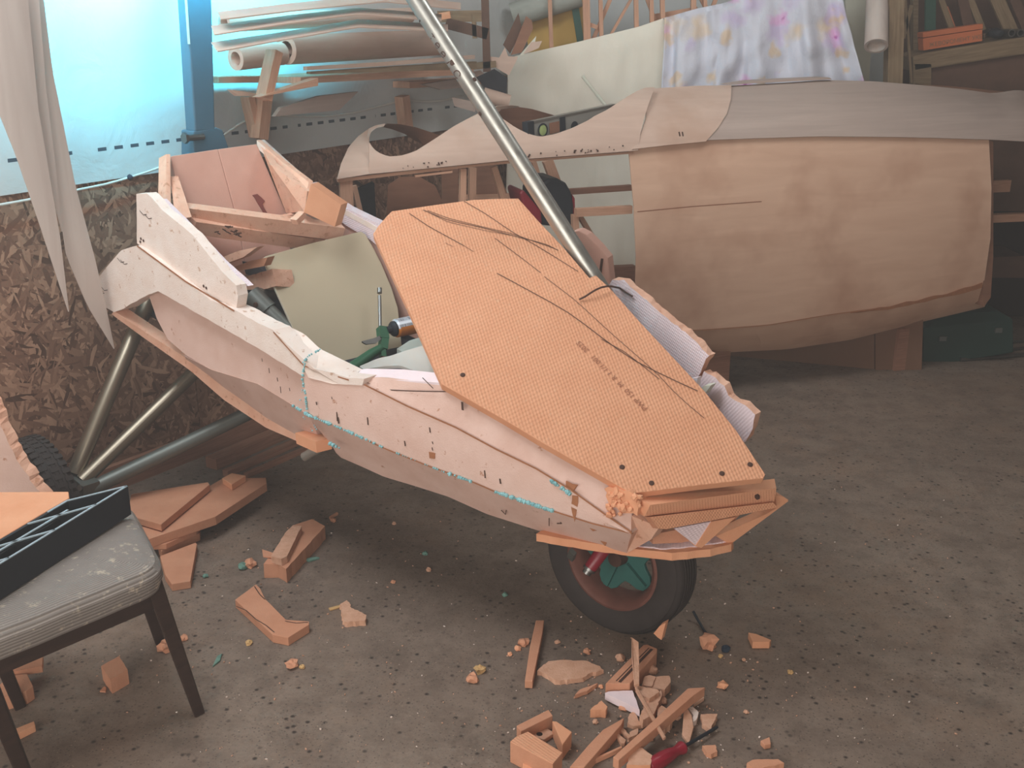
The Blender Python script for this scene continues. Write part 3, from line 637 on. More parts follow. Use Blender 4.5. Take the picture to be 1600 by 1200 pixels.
mb = MB(); a9 = [FU(1330 + 205 * i / 14, 489 - 40 * (i / 14) ** 1.3 - random.uniform(2, 7) * (.3 + i / 14), .012) for i in range(15)]; b9 = [FU(1330 + 205 * i / 14, 489 - 40 * (i / 14) ** 1.3 + random.uniform(0, 3), .014) for i in range(15)]; mb.strip([a9, b9], FN * .004, n=30); part('glue_smear', fu, mb, M['rust_smear'])
# upper skins
G0_ = [(1101, 219), (1180, 216), (1280, 213), (1400, 214), (1480, 216), (1545, 218), (1640, 223)]; G1_ = [(1141, 134), (1200, 131), (1290, 125), (1365, 127), (1440, 133), (1500, 139), (1552, 146), (1590, 140), (1640, 150)]
def skin(name, lo, hi, depth, m, lift=0.0, n=34, sag=.10, label=None):
    a = resample(FP(lo, -.012 - lift), n); b = resample(FP(hi, depth), n); rows = [a]
    for k in (.25, .5, .75): rows.append([p.lerp(q, k) - FN * (sag * math.sin(k * math.pi)) + Z_ * 0.0 for p, q in zip(a, b)])
    rows.append(b); mb = MB(); mb.strip(rows, FN * .006 - Z_ * .002, n=n); return part(name, fu, mb, M[m], label)
skin('deck_skin', G0_, G1_, .30, 'plyg', .004, 40, .07, 'grey weathered ply')
skin('deck_patch', [(988, 233), (1050, 226), (1103, 221)], [(1008, 139), (1085, 134), (1143, 133)], .28, 'plyl', .010, 16, .07)
mb = MB(); mb.slab(FP([(1140, 133), (1175, 130), (1240, 127), (1300, 124), (1296, 121), (1230, 124), (1178, 127)], .28), FN * .1); part('torn_edge', fu, mb, M['plyg'])
mb = MB(); mb.strip([FP([(1432, 131), (1470, 138), (1520, 146), (1565, 147)], .3), FP([(1432, 132), (1480, 134), (1530, 139), (1568, 143)], .36)], FN * .01, n=12); part('torn_edge', fu, mb, M['plyin'])
# cockpit sill: near ribbon with its two dips
base = [(577, 272), (640, 266), (720, 258), (800, 250), (895, 243), (997, 235)]
up = [(577, 222), (583, 232), (592, 239), (608, 245), (630, 243), (650, 236), (680, 217), (710, 197), (740, 181), (755, 176), (770, 177), (788, 187), (805, 199), (825, 209), (845, 214), (870, 209), (895, 200), (920, 188), (945, 171), (965, 152), (985, 137), (1032, 135), (1030, 150), (1012, 200), (999, 232)]
def xs_at(P, x):
    for (a, b), (c, d) in zip(P, P[1:]):
        if a <= x <= c: return b + (d - b) * (x - a) / (c - a)
    return P[-1][1]
rows = [[], [], [], [], []]
U2 = up[:21] + [(1003, 136)]
for i in range(70):
    x = 577 + (997 - 577) * i / 69; yb = xs_at(base, x); yt = xs_at(U2, x); h = yb - yt
    for k in range(5):
        f_ = k / 4; xx = x + 26 * (f_ ** 1.5) * max(0, (x - 930) / 67); rows[k].append(FU(xx, yb + (yt - yb) * f_, -.02 + .0000245 * (h * f_) ** 2))
mb = MB(); mb.strip(rows, FN * .006, n=70); part('cockpit_sill', fu, mb, M['plyl'])
lo = [(527, 280), (545, 277), (577, 272)]; hi = [(527, 279), (534, 254), (546, 229), (560, 213), (574, 202), (578, 222)]
rows = [[], [], [], []]
hi2 = [(527, 279), (533, 256), (545, 230), (560, 213), (577, 201)]
for i in range(18):
    x = 527 + 50 * i / 17; yb = xs_at(lo, x); yt = xs_at(hi2, x); h = yb - yt
    for k in range(4): f_ = k / 3; rows[k].append(FU(x, yb + (yt - yb) * f_, -.02 + .00005 * (h * f_) ** 2))
mb = MB(); mb.strip(rows, FN * .006, n=18); part('nose_deck', fu, mb, M['plyl'])
n_up = [(577, 222), (579, 212), (584, 204), (592, 198), (602, 195)]
mb = MB(); mb.strip([FP([(576, 226), (577, 214), (580, 206), (588, 200), (600, 197.5)], .10), FP([(574, 222), (575, 208), (577, 201), (588, 196), (602, 193.5)], .14)], FN * .01, n=14); part('opening_rim', fu, mb, M['plyl'])
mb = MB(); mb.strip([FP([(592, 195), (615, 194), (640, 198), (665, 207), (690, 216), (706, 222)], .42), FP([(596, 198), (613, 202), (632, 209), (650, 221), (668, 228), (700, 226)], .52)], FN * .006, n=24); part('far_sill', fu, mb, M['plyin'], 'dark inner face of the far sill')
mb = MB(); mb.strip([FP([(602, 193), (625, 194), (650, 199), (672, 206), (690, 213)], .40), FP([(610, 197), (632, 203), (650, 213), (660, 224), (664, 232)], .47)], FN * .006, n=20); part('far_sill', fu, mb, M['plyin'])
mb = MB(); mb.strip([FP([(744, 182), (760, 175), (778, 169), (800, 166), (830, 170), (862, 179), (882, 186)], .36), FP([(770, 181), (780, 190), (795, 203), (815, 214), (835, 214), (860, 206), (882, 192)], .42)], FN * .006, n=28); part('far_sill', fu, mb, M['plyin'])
mb = MB(); mb.strip([FP([(741, 181), (757, 173), (777, 166), (800, 164.5), (812, 166)], .16), FP([(757, 178), (768, 176), (781, 174.5), (782, 171), (808, 168)], .18)], FN * .012, n=20); part('headrest_hoop', fu, mb, M['plyl'])
# ply edge under the sill, inner frames, longerons
mb = MB(); mb.strip([FP([(527, 280), (577, 274), (640, 267), (720, 259), (800, 251), (990, 237)], -.01), FP([(528, 285), (577, 279), (640, 272), (720, 263), (800, 255), (990, 240)], -.008)], FN * .03, n=24); part('lower_stringer', fu, mb, M['pine'])
mb = MB(); mb.beam(FU(648, 275), FU(706, 268), .02, .008, Z_); part('packing_strip', fu, mb, M['pine'])
def fb(a, b, wd, off, name='frame', m='pine', dp=.03):
    mb = MB(); mb.beam(FU(*a, off), FU(*b, off), wd, dp, FN); part(name, fu, mb, M[m])
for a, b, wd, off in (((723, 263), (722, 345), .024, .02), ((738, 262), (737, 345), .03, .36), ((771, 260), (792, 330), .026, .10), ((540, 282), (543, 352), .05, .02), ((553, 290), (566, 345), .02, .25), ((833, 252), (842, 280), .02, .36), ((855, 250), (868, 285), .045, .40), ((898, 335), (899, 372), .026, .04), ((906, 338), (938, 392), .02, .2), ((1548, 291), (1576, 290), .06, .3)): fb(a, b, wd, off)
fb((899, 332), (986, 327), .034, .03, 'longeron', 'pine', .03); fb((880, 300), (986, 293), .026, .5, 'longeron', 'floorwood', .03); fb((700, 309), (880, 303), .02, .5, 'longeron', 'pine', .03)
fb((1540, 341), (1615, 338), .04, .25, 'longeron', 'pine', .05)
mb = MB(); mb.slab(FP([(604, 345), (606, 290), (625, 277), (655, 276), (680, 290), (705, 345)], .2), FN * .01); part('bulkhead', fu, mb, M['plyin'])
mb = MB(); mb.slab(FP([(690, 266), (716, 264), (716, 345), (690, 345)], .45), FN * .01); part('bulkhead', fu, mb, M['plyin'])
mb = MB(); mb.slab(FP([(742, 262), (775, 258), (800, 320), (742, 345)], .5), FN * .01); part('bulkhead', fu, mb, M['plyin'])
mb = MB(); mb.slab(FP([(955, 418), (995, 416), (995, 470), (955, 470)], .4), FN * .05); part('lower_frame', fu, mb, M['floorwood'])
for x in (1110, 1400):
    p = FU(x, 520, .25); mb = MB(); mb.box(V((p.x, p.y, .11)), FD * .06, FN * .1, Z_ * .11); part('support_block', fu, mb, M['floorwood'])
# writing marks and nail dents
mb = MB()
for x in (1061.0, 1066.0): ribbon(mb, [FU(x, 206, -.03), FU(x + 1.5, 213, -.03)], .006, -FN)
random.seed(3)
for _ in range(34):
    x = random.choice((random.uniform(625, 700), random.uniform(820, 985))); y = xs_at(base, x) - random.uniform(2, 9); mb.lathe(FU(x, y, -.0225), -FN, [(.0, .001), (random.uniform(.002, .005), .0)], 0, 7)
part('nail_mark', fu, mb, M['mark'], kind='stuff')
mb = MB(); ribbon(mb, [FU(996, 331, -.04), FU(1080, 323, -.045), FU(1190, 315, -.045)], .004, -FN); part('pencil_line', fu, mb, M['ink'])
# spirit level across the rear cockpit
lv = thing('spirit_level', 'grey aluminium spirit level with black end cap lying across the cockpit opening', 'spirit level', FU(822, 222, .03))
a0, a1 = FU(821, 208, .03), FU(958, 178, .26); d = (a1 - a0).normalized(); up_ = (Z_ - d * d.z).normalized(); side = d.cross(up_)
hh = .085
mb = MB(); mb.beam(a0 + d * .035, a1, .02, hh, up_); part('body', lv, mb, M['levelgrey'])
for s_ in (-1, 1):
    mb = MB(); mb.beam(a0 + d * .035 + up_ * s_ * hh * .47, a1 + up_ * s_ * hh * .47, .028, .007, up_); part('flange', lv, mb, M['alu'])
mb = MB(); mb.beam(a0, a0 + d * .036, .032, hh * 1.04, up_); part('end_cap', lv, mb, M['black'], bev=.004)
def face_pt(t, h): return a0 + d * t + up_ * h + side * (.0145 if side.y < 0 else -.0145)
sn = side if side.y < 0 else -side
mb = MB(); c = face_pt(.085, 0); mb.lathe(c, sn, [(.022, 0), (.022, .003), (.028, .003), (.028, 0)], 0, 24); part('vial_ring', lv, mb, M['black'])
mb = MB(); mb.lathe(c, sn, [(.0, .003), (.012, .003), (.022, .001)], 0, 20); part('vial', lv, mb, plain('vial_liquid', S(176, 196, 130), .2))
mb = MB(); mb.box(face_pt(.155, 0), d * .028, up_ * .022, sn * .002); part('hand_slot', lv, mb, M['plyin'])
mb = MB(); mb.box(face_pt(.205, .002), d * .014, up_ * .034, sn * .003); part('vial_window', lv, mb, M['black'], bev=.002)
mb = MB(); c = face_pt(.275, -.012); mb.lathe(c, sn, [(.0, .002), (.02, .002), (.02, 0)], 0, 20); part('vial', lv, mb, M['black'])
# dark rounded helmet-like wheel cover behind the fuselage
hm = thing('black_red_case', 'black rounded case with red side half hidden behind the silver tube', 'case', FU(868, 354, .16))
o_ = [(846, 352), (838, 330), (839, 300), (846, 286), (858, 279), (872, 279), (885, 286), (893, 300), (897, 320), (897, 350), (890, 356)]
mb = MB(); mb.slab(FP(o_, .06), FN * .2); part('shell', hm, mb, M['black'], bev=.03)
mb = MB(); mb.slab(FP([(812, 300), (818, 296), (846, 330), (848, 352), (822, 340)], .05), FN * .18); part('red_side', hm, mb, M['redh'], bev=.02)
mb = MB(); mb.slab(FP([(894, 304), (898, 310), (899, 348), (895, 350)], .07), FN * .18); part('red_edge', hm, mb, M['redh'])
single('dark_crate', 'dark blue crate standing behind the fuselage nose', 'crate', (lambda mb: (mb.slab(FP([(550, 296), (585, 286), (588, 345), (550, 350)], .7), FN * .25), mb)[1])(MB()), M['darkcloth'])
# ------------------------------------------------------------------ trike with foam pod
random.seed(11)
tr = thing('foam_trike', 'three-wheeled aircraft trike with an orange and pinkish foam pod being built on tubes', 'trike', N_ + V((-.4, .4, 0)))
def NP(P, off=0.0):
    if not isinstance(off, (list, tuple)): return [NE(x, y, off) for x, y in P]
    n = len(P); k = len(off) - 1; out = []
    for i, (x, y) in enumerate(P):
        t = i / max(1, n - 1) * k; j = min(int(t), k - 1); out.append(NE(x, y, off[j] + (off[j + 1] - off[j]) * (t - j)))
    return out
def FP2(P, off=0.0): return [FR(x, y, off) for x, y in P]
def nslab(name, P, off, th, m, me=None, jit=0.0, seg=0.0, label=None, par=None):
    mb = MB(); mb.slab(NP(P, off), L_ * th, 0, 1 if me else 0, jit, seg); return part(name, par or tr, mb, [M[m]] + ([M[me]] if me else []), label)
def nstrip(name, A, B, oa, ob, th, m, me=None, n=40, label=None, mid=0.0):
    a, b = resample(NP(A, oa), n), resample(NP(B, ob), n); rows = [a, b] if not mid else [a, [p - L_ * mid for p in lerpl(a, b, .5)], b]
    mb = MB(); mb.strip(rows, L_ * th, 0, 1 if me else 0, n=n); return part(name, tr, mb, [M[m]] + ([M[me]] if me else []), label)
Ul = [(474, 574), (520, 584), (569, 602), (637, 636), (662, 647), (712, 669), (775, 703), (837, 731), (887, 754), (894, 769), (947, 806), (987, 833)]
Ul = [(474, 574), (520, 584), (569, 602), (637, 636), (662, 647), (712, 669), (775, 703), (837, 733), (890, 765), (947, 806), (987, 833)]
Ll = [(478, 646), (520, 664), (575, 689), (606, 703), (669, 728), (731, 750), (775, 769), (862, 798), (925, 818), (965, 828), (987, 834)]
Bl = [(513, 690), (521, 700), (528, 713), (565, 729), (600, 745), (650, 760), (700, 776), (760, 803), (850, 832), (920, 850), (980, 864)]
# near side: tail fairing, rear coaming, side, bevels, bottom
nslab('tail_fairing', [(137, 455), (143, 447), (152, 436), (170, 413), (190, 391), (213, 384), (226, 391), (290, 440), (330, 470), (366, 484), (400, 503), (427, 516), (475, 562), (478, 590), (470, 586), (400, 542), (330, 502), (270, 468), (247, 455), (232, 460), (208, 473), (192, 483), (178, 488), (158, 476)], 0, .06, 'pale', 'pale', .0012, .02, 'pale foam tail fairing hooking down over the side')
nslab('rear_coaming', [(213, 303), (229, 302), (240, 312), (253, 328), (300, 366), (347, 425), (369, 446), (372, 462), (369, 483), (330, 462), (290, 437), (214, 380)], .015, .035, 'pale', 'pale', .001, .02)
mb = MB(); mb.strip([NP([(229, 302), (252, 327), (300, 366), (347, 425), (369, 446)], .015), NP([(237, 309), (259, 330), (304, 364), (350, 420), (372, 445)], .045)], L_ * .012 - Z_ * .03, n=20); part('coaming_top', tr, mb, M['pale'])
nslab('inner_coaming', [(238, 311), (252, 312), (300, 360), (345, 408), (382, 441), (388, 447), (378, 448), (352, 422), (306, 366), (258, 330)], .055, .02, 'lilac', None, .0006, .02)
nslab('side_panel', [(232, 460), (247, 455), (270, 466), (330, 500), (400, 540), (472, 583), (482, 592), (484, 650), (459, 634), (403, 600), (331, 578), (292, 556), (262, 530), (245, 498)], .035, .04, 'pink', 'cut', .0006, .03)
nstrip('bottom_bevel', [(288, 556), (331, 578), (403, 600), (459, 634), (484, 650)], [(296, 572), (352, 613), (415, 656), (470, 684), (505, 700)], .034, .12, .03, 'pinkb')
mb = MB(); mb.strip([NP([(178, 486), (230, 521), (300, 565), (352, 607), (415, 649), (470, 678), (497, 688)], [0, .05, .10, .12, .115]), NP([(174, 491), (222, 526), (296, 578), (350, 625), (415, 668), (470, 692), (497, 702)], [0, .05, .10, .12, .115])], L_ * .05, n=40); part('bottom_rail', tr, mb, M['cut'])
mb = MB(); mb.beam(NE(474, 682, .085), NE(506, 696, .055), .05, .034, Z_); part('rail_end_block', tr, mb, M['orange'], bev=.003)
nstrip('side_panel', Ul, Ll, .0, .0, .04, 'pink', 'cut', 46, None, .004)
nstrip('bottom_bevel', Ll, Bl, .0, .085, .03, 'pinkb', 'cut', 46)
nstrip('upper_bevel', [(566, 590), (600, 590), (640, 594), (689, 598), (740, 628), (800, 668), (847, 699), (920, 738), (960, 757), (988, 770)], [(569, 602), (600, 617), (637, 636), (662, 647), (712, 669), (775, 703), (837, 733), (890, 765), (947, 806), (987, 833)], .03, 0, .03, 'pinkb', None, 44)
mb = MB(); mb.strip([NP([(412, 515), (427, 512), (456, 512), (476, 522), (500, 545), (566, 577)], .07), NP([(427, 517), (440, 530), (470, 568), (490, 578), (515, 583), (543, 592)], -.004)], L_ * .03 - Z_ * .05, n=24); part('gunwale_block', tr, mb, M['pale'])
nslab('gunwale_block', [(427, 517), (440, 531), (470, 568), (482, 590), (520, 600), (566, 602), (569, 592), (543, 590), (515, 582), (490, 576)], -.004, .05, 'pale', None, .0008, .02)
mb = MB(); mb.strip([NP([(543, 581), (570, 576), (630, 577), (686, 583)], .065), NP([(545, 590), (585, 592), (640, 595), (690, 598)], .028)], -Z_ * .03, n=14); part('gunwale_top', tr, mb, M['lilacs'])
# nose return and ragged foam
mb = MB(); P = NP([(987, 806), (986, 834), (979, 865)], [0, 0, .08]); Q = [NO(1030, 824, .01), NO(1017, 843, .0)]
mb.slab([P[0], Q[0], Q[1], P[2], P[1]], L_ * .04); part('nose_return', tr, mb, M['cut'])
mb = MB(); mb.slab(NP([(944, 764), (962, 760), (988, 771), (998, 786), (996, 806), (975, 802), (952, 788)], -.003), L_ * .05, 0, 0, .005, .009)
random.seed(8)
for k in range(26): mb.blob(NE(random.uniform(948, 1000), random.uniform(768, 806), -.004), random.uniform(.005, .011), 0, 1, .6)
part('ragged_foam', tr, mb, M['orange'], 'torn ragged orange foam at the nose corner')
# glue seams
mb = MB(); random.seed(5)
def gl(P, r, off=-.004, dn=.012):
    for q in resample(NP(P, off), max(3, int(sum((V((*a, 0)) - V((*b, 0))).length for a, b in zip(P, P[1:])) / 3.2))):
        if random.random() < dn * 70: mb.blob(q, r * random.uniform(.5, 1.25), 0, 1, .5)
gl([(478, 562), (472, 590), (477, 615), (480, 646)], .0042); gl([(500, 546), (482, 556), (474, 566)], .0036); gl([(458, 634), (484, 650), (520, 664)], .0055)
gl([(520, 664), (575, 688), (606, 703)], .0042, dn=.009); gl([(620, 708), (700, 740)], .003, dn=.006); gl([(700, 739), (735, 752)], .0056, dn=.01); gl([(775, 769), (862, 798)], .0062, dn=.014); gl([(862, 752), (880, 764), (890, 772)], .0065, dn=.013); gl([(516, 693), (530, 700)], .006)
gl([(474, 600), (466, 640), (490, 676)], .0022, dn=.008); gl([(480, 646), (500, 680)], .0026, dn=.008)
part('glue_bead', tr, mb, M['glue'], 'cyan foam glue squeezed out of the seams', kind='stuff')
mb = MB()
def smear(P, off=-.0035): mb.slab(NP(P, off), L_ * .003, 0, 0, .0015, .012)
smear([(884, 752), (902, 758), (896, 766), (884, 761)]); smear([(894, 774), (903, 776), (902, 795), (898, 816), (892, 790)]); smear([(932, 835), (948, 848), (945, 853), (936, 843)], .06); smear([(670, 706), (680, 708), (679, 717), (671, 716)]); smear([(919, 823), (932, 829), (926, 830)], .02)
part('glue_smear', tr, mb, M['rust_smear'], 'brown glue smears')
# scratches, seam joints and writing on the near side
mb = MB(); on = -L_
def ln(P, wd=.003, off=-.0035): ribbon(mb, resample(NP(P, off), 10), wd, on)
ln([(570, 597), (600, 609), (640, 611), (690, 612), (708, 611)], .003, .012); ln([(660, 590), (677, 607)], .003, .012); ln([(722, 628), (723, 641)], .008, .004); ln([(858, 803), (858, 822)], .003, .028); ln([(866, 806), (878, 818), (870, 818)], .003, .03); ln([(783, 797), (790, 804), (791, 797)], .003, .045)
for x, y, l_ in ((438, 604, 10), (452, 606, 5), (526, 644, 14), (528, 652, 10), (574, 652, 12), (671, 668, 8), (675, 690, 4), (675, 699, 5), (757, 735, 12), (781, 748, 8), (518, 620, 4), (494, 628, 5), (433, 590, 6), (409, 560, 5), (420, 575, 8), (632, 689, 8)): ln([(x, y), (x + 1, y + l_)], random.uniform(.003, .006), -.004)
part('marker_stroke', tr, mb, M['mark'], kind='stuff')
for P, o, wd in (([(p[0], p[1] - 1) for p in Ul[2:]], -.0052, .005), (Ll[2:], -.003, .004), ([(214, 384), (290, 440), (366, 486)], -.002, .006), ([(427, 519), (475, 572), (545, 594)], -.006, .004)):
    mb = MB(); ribbon(mb, NP(P, o), wd, on); part('seam', tr, mb, M['rust_smear'])
mb = MB()
for x, y, off in ((187, 406, -.001), (192, 409, -.001), (222, 332, .013), (230, 338, .013), (150, 452, -.001), (156, 455, -.001), (161, 450, -.001)): ribbon(mb, [NE(x - 4, y - 3, off), NE(x + 2, y + 4, off), NE(x + 7, y + 3, off)], .0024, on)
for x, y in ((220, 373), (224, 376), (219, 378), (322, 450), (318, 447)): mb.lathe(NE(x, y, .0135), on, [(0, .001), (.005, 0)], 0, 8)
part('pencil_mark', tr, mb, M['mark'], kind='stuff')
# rear tub: bulkhead in two boards, side cheeks, cross bars
S0, LN = -1.74, .33
def BK(x, y, off=0.0): return LS(x, y, S0 + off, LN, 1.15)
nb = (A_ * math.cos(LN) + Z_ * math.sin(LN))
for P in ([(267, 244), (340, 233), (372, 350), (386, 430), (352, 430), (285, 330)], [(341, 233), (401, 225), (447, 332), (456, 410), (387, 430), (373, 350)]):
    mb = MB(); mb.slab([BK(*p) for p in P], -nb * .04); part('back_panel', tr, mb, M['mauve'], bev=.002)
mb = MB(); mb.slab([BK(x, y, .004) for x, y in [(395, 305), (402, 303), (409, 309), (414, 314), (410, 318), (416, 330), (422, 339), (416, 340), (409, 327), (401, 314)]], -nb * .003, 0, 0, .002, .012); part('stain', tr, mb, plain('dark_red_stain', S(132, 76, 70), .8), 'dark red glue stain on the back panel')
mb = MB(); mb.slab([BK(260, 241, .02), BK(266, 241, .02), BK(267, 324, .12), BK(259, 322, .12)], -nb * .05); part('edge_board', tr, mb, M['cut'])
mb = MB(); mb.slab([BK(266, 276, .03), BK(287, 341, .2), BK(272, 326, .13)], L_ * .03); part('cheek', tr, mb, M['cut'])
mb = MB(); mb.slab([BK(407, 228, .01), BK(422, 256, .1), BK(480, 299, .26), BK(476, 331, .22), BK(447, 333, .02)], L_ * .03); part('cheek', tr, mb, M['cut'])
mb = MB(); mb.strip([[BK(401, 219, .0), BK(440, 252, .1), BK(482, 284, .24)], [BK(413, 218, -.03), BK(447, 249, .07), BK(486, 284, .2)]], -Z_ * .03, n=14); part('edge_board', tr, mb, M['pale'])
mb = MB(); mb.strip([[BK(401, 219, .0), BK(440, 252, .1), BK(482, 284, .24)], [BK(408, 230, .01), BK(440, 262, .1), BK(480, 297, .25)]], L_ * .02, n=14); part('edge_board', tr, mb, M['cut'])
mb = MB(); mb.strip([FP2([(482, 286), (540, 325), (592, 350), (606, 372)], -.0), FP2([(486, 300), (536, 350), (575, 372), (612, 402)], .0)], L_ * .04, n=14); part('far_coaming', tr, mb, M['lilac'])
mb = MB(); mb.strip([FP2([(481, 283), (540, 321), (594, 346), (608, 368)], .045), FP2([(483, 287), (538, 327), (588, 354), (604, 376)], -.002)], -Z_ * .02, n=14); part('coaming_top', tr, mb, M['pale'])
mb = MB(); mb.slab(FP2([(486, 300), (575, 372), (612, 402), (640, 470), (660, 540), (600, 560), (500, 470), (430, 400)], .012), L_ * .03); part('far_side_panel', tr, mb, M['mauve'])
C0, C1 = NE(283, 331, .16), FR(532, 362, -.06)
def bar(a, b, hgt, dep, m, dz=0.0, fw=0.0):
    mb = MB(); mb.beam(a + Z_ * dz + A_ * fw, b + Z_ * dz + A_ * fw, dep, hgt, Z_ + A_ * .3); return part('cross_bar', tr, mb, M[m], bev=.003)
bar(C0, C1, .05, .05, 'cut', 0, 0); c2a, c2b = NE(290, 350, .17), FR(496, 379, -.09); bar(c2a, c2b, .045, .05, 'cut', 0, .03)
mb = MB(); dd = (c2b - c2a).normalized(); random.seed(2)
for k in range(18):
    p = NE(312 + random.uniform(0, 34), 347.5 + random.uniform(-5, 4) + k * .2, .12); 
    p = c2a + dd * (.06 + .004 * k + .05 * random.random()) + A_ * .066 + Z_ * random.uniform(-.014, .014); ribbon(mb, [p, p + dd * random.uniform(.004, .02) + Z_ * random.uniform(-.008, .008)], .004, A_)
part('marker_stroke', tr, mb, M['mark'], kind='stuff')
for P, off, m, th in (([(340, 405), (372, 392), (402, 386), (380, 402), (352, 412)], -.18, 'cut', .03), ([(358, 420), (390, 408), (418, 402), (412, 416), (370, 424)], -.15, 'scrap', .03)):
    mb = MB(); mb.slab([LW(x, y, off) for x, y in P], L_ * th); part('inner_ledge', tr, mb, M[m])
mb = MB(); mb.slab([LW(x, y, -.12) for x, y in [(372, 436), (400, 428), (425, 420), (432, 447), (405, 452), (380, 452)]], L_ * .08 - Z_ * .02, 0, 0, .003, .02); part('seat_ledge', tr, mb, M['cut'])
# interior: floor coloured dark to stand in for the pod's inner shadow
def q_(pl, s, wv, z): return N_ + A_ * s + L_ * wv + Z_ * z
mb = MB(); mb.slab([q_(0, -1.95, -.30, .74), q_(0, -1.0, -.36, .60), q_(0, -.75, -.31, .52), q_(0, -.2, -.24, .46), q_(0, .06, -.16, .44), q_(0, .10, .14, .44), q_(0, -.2, .24, .46), q_(0, -.75, .3, .52), q_(0, -1.0, .3, .60), q_(0, -1.95, .3, .74)], -Z_ * .02); part('pod_floor', tr, mb, M['darkcloth'])
# far side front panel: broken lilac-faced sheets
def fslab(name, P, off, th, m, me, jit=.0034, seg=.016):
    mb = MB(); mb.slab(FP2(P, off), L_ * th * .6, 0, 1, jit, seg); return part(name, tr, mb, [M[m], M[me]])
fslab('far_front_panel', [(957, 437), (975, 437), (1000, 461), (1043, 497), (1087, 533), (1108, 556), (1097, 575), (1090, 590), (1075, 640), (1000, 640), (940, 560), (935, 470)], 0, .055, 'lilac', 'cut')
fslab('far_front_panel', [(1100, 580), (1118, 590), (1132, 603), (1138, 618), (1143, 622), (1172, 640), (1180, 648), (1176, 670), (1165, 690), (1120, 700), (1070, 640)], .005, .05, 'lilac', 'cut')
mb = MB(); mb.slab(FP2([(1062, 596), (1090, 590), (1088, 604), (1080, 612)], -.05), L_ * .02); part('tape_scrap', tr, mb, M['lilacs'])
mb = MB(); mb.slab(FP2([(1090, 611), (1100, 603), (1111, 602), (1100, 617)], -.04), L_ * .03); part('foam_wedge', tr, mb, M['white'])
mb = MB(); mb.slab([AY(x, y, 3.32) for x, y in [(893, 362), (904, 360), (917, 367), (935, 385), (950, 403), (955, 448), (948, 457), (925, 440), (900, 400)]], V((.02, .05, 0))); part('foam_bracket', tr, mb, M['mauve'], bev=.003)
mb = MB(); ribbon(mb, [AY(941, 404, 3.318), AY(938.5, 422, 3.318), AY(938, 440, 3.318)], .008, V((0, -1, 0))); part('marker_stroke', tr, mb, M['mark'])
# ------------------------------------------------------------------ textured cowl sheet
cw = MB(); SHP = [(583, 365), (591, 353), (604, 338), (612, 330), (680, 320), (740, 312), (770, 310.5), (810, 310), (842, 346), (880, 386), (921, 434), (931, 430), (952, 449), (1000, 503), (1100, 610), (1150, 672), (1196, 741), (1193, 747), (1100, 757), (987, 771), (850, 693), (790, 657), (690, 600), (640, 487)]
cw.slab([SH(x, y) for x, y in SHP], -SHN * .025, 0, 1, 0, 0, .5); cowl = part('cowl_sheet', tr, cw, [M['sheet'], M['orange']], 'large orange waffle-textured foam sheet forming the nose cowl', bev=.0015)
mb = MB()
def sl(P, wd=.0028): wd *= .62; ribbon(mb, resample([SH(x + .35 * random.uniform(-1, 1), y + .35 * random.uniform(-1, 1), .0022) for x, y in P], 12), wd, SHN)
for P, wd in (([(639, 333), (670, 354), (725, 384)], .0035), ([(725, 384), (740, 393)], .002), ([(661, 328), (700, 344), (760, 357), (815, 372), (850, 380), (872, 391)], .0035), ([(668, 329), (700, 341), (750, 353), (800, 365), (866, 388)], .003), ([(664, 329), (700, 347), (760, 361), (800, 368)], .0024), ([(725, 314), (760, 335), (800, 362), (830, 379), (865, 400), (903, 424)], .0034), ([(695, 379), (708, 385)], .002), ([(773, 372), (800, 392), (833, 417), (845, 426)], .003), ([(777, 427), (790, 434), (830, 456), (880, 483), (915, 508), (958, 541), (1000, 568), (1050, 593), (1090, 611)], .004), ([(850, 432), (900, 470), (955, 521), (1000, 560), (1025, 582), (1060, 620), (1100, 653)], .0026), ([(940, 530), (975, 549), (1000, 568), (1030, 592)], .003)): sl(P, wd)
part('marker_line', cowl, mb, M['mark'], 'dark hand-drawn marker lines')
ex = (SH(905, 540, .002) - SH(1006, 640, .002)); L9 = ex.length; ex.normalize(); ey = SHN.cross(ex).normalized()
mb = text_mesh('PWP 150  M  R 1.1/1.001   2025', .0215, SH(1013, 638, .0022), ex, ey, 0, 1.0)
ml = max(((p - SH(1013, 638, .0022)).dot(ex)) for p in mb.v); o9 = SH(1013, 638, .0022); mb.v = [o9 + ex * ((p - o9).dot(ex) * (L9 * 1.06) / ml) + ey * (p - o9).dot(ey) for p in mb.v]
part('printed_lettering', cowl, mb, M['ink'], 'small brown printed line of lettering, upside down')
for x, y in ((972, 730), (1018, 755), (1128, 740), (1172, 726), (723, 586)):
    mb = MB(); mb.lathe(SH(x, y, .0), SHN, [(0, .003), (.005, .0027), (.007, .001), (.007, -.001)], 0, 12); part('screw_head', cowl, mb, M['mark'])
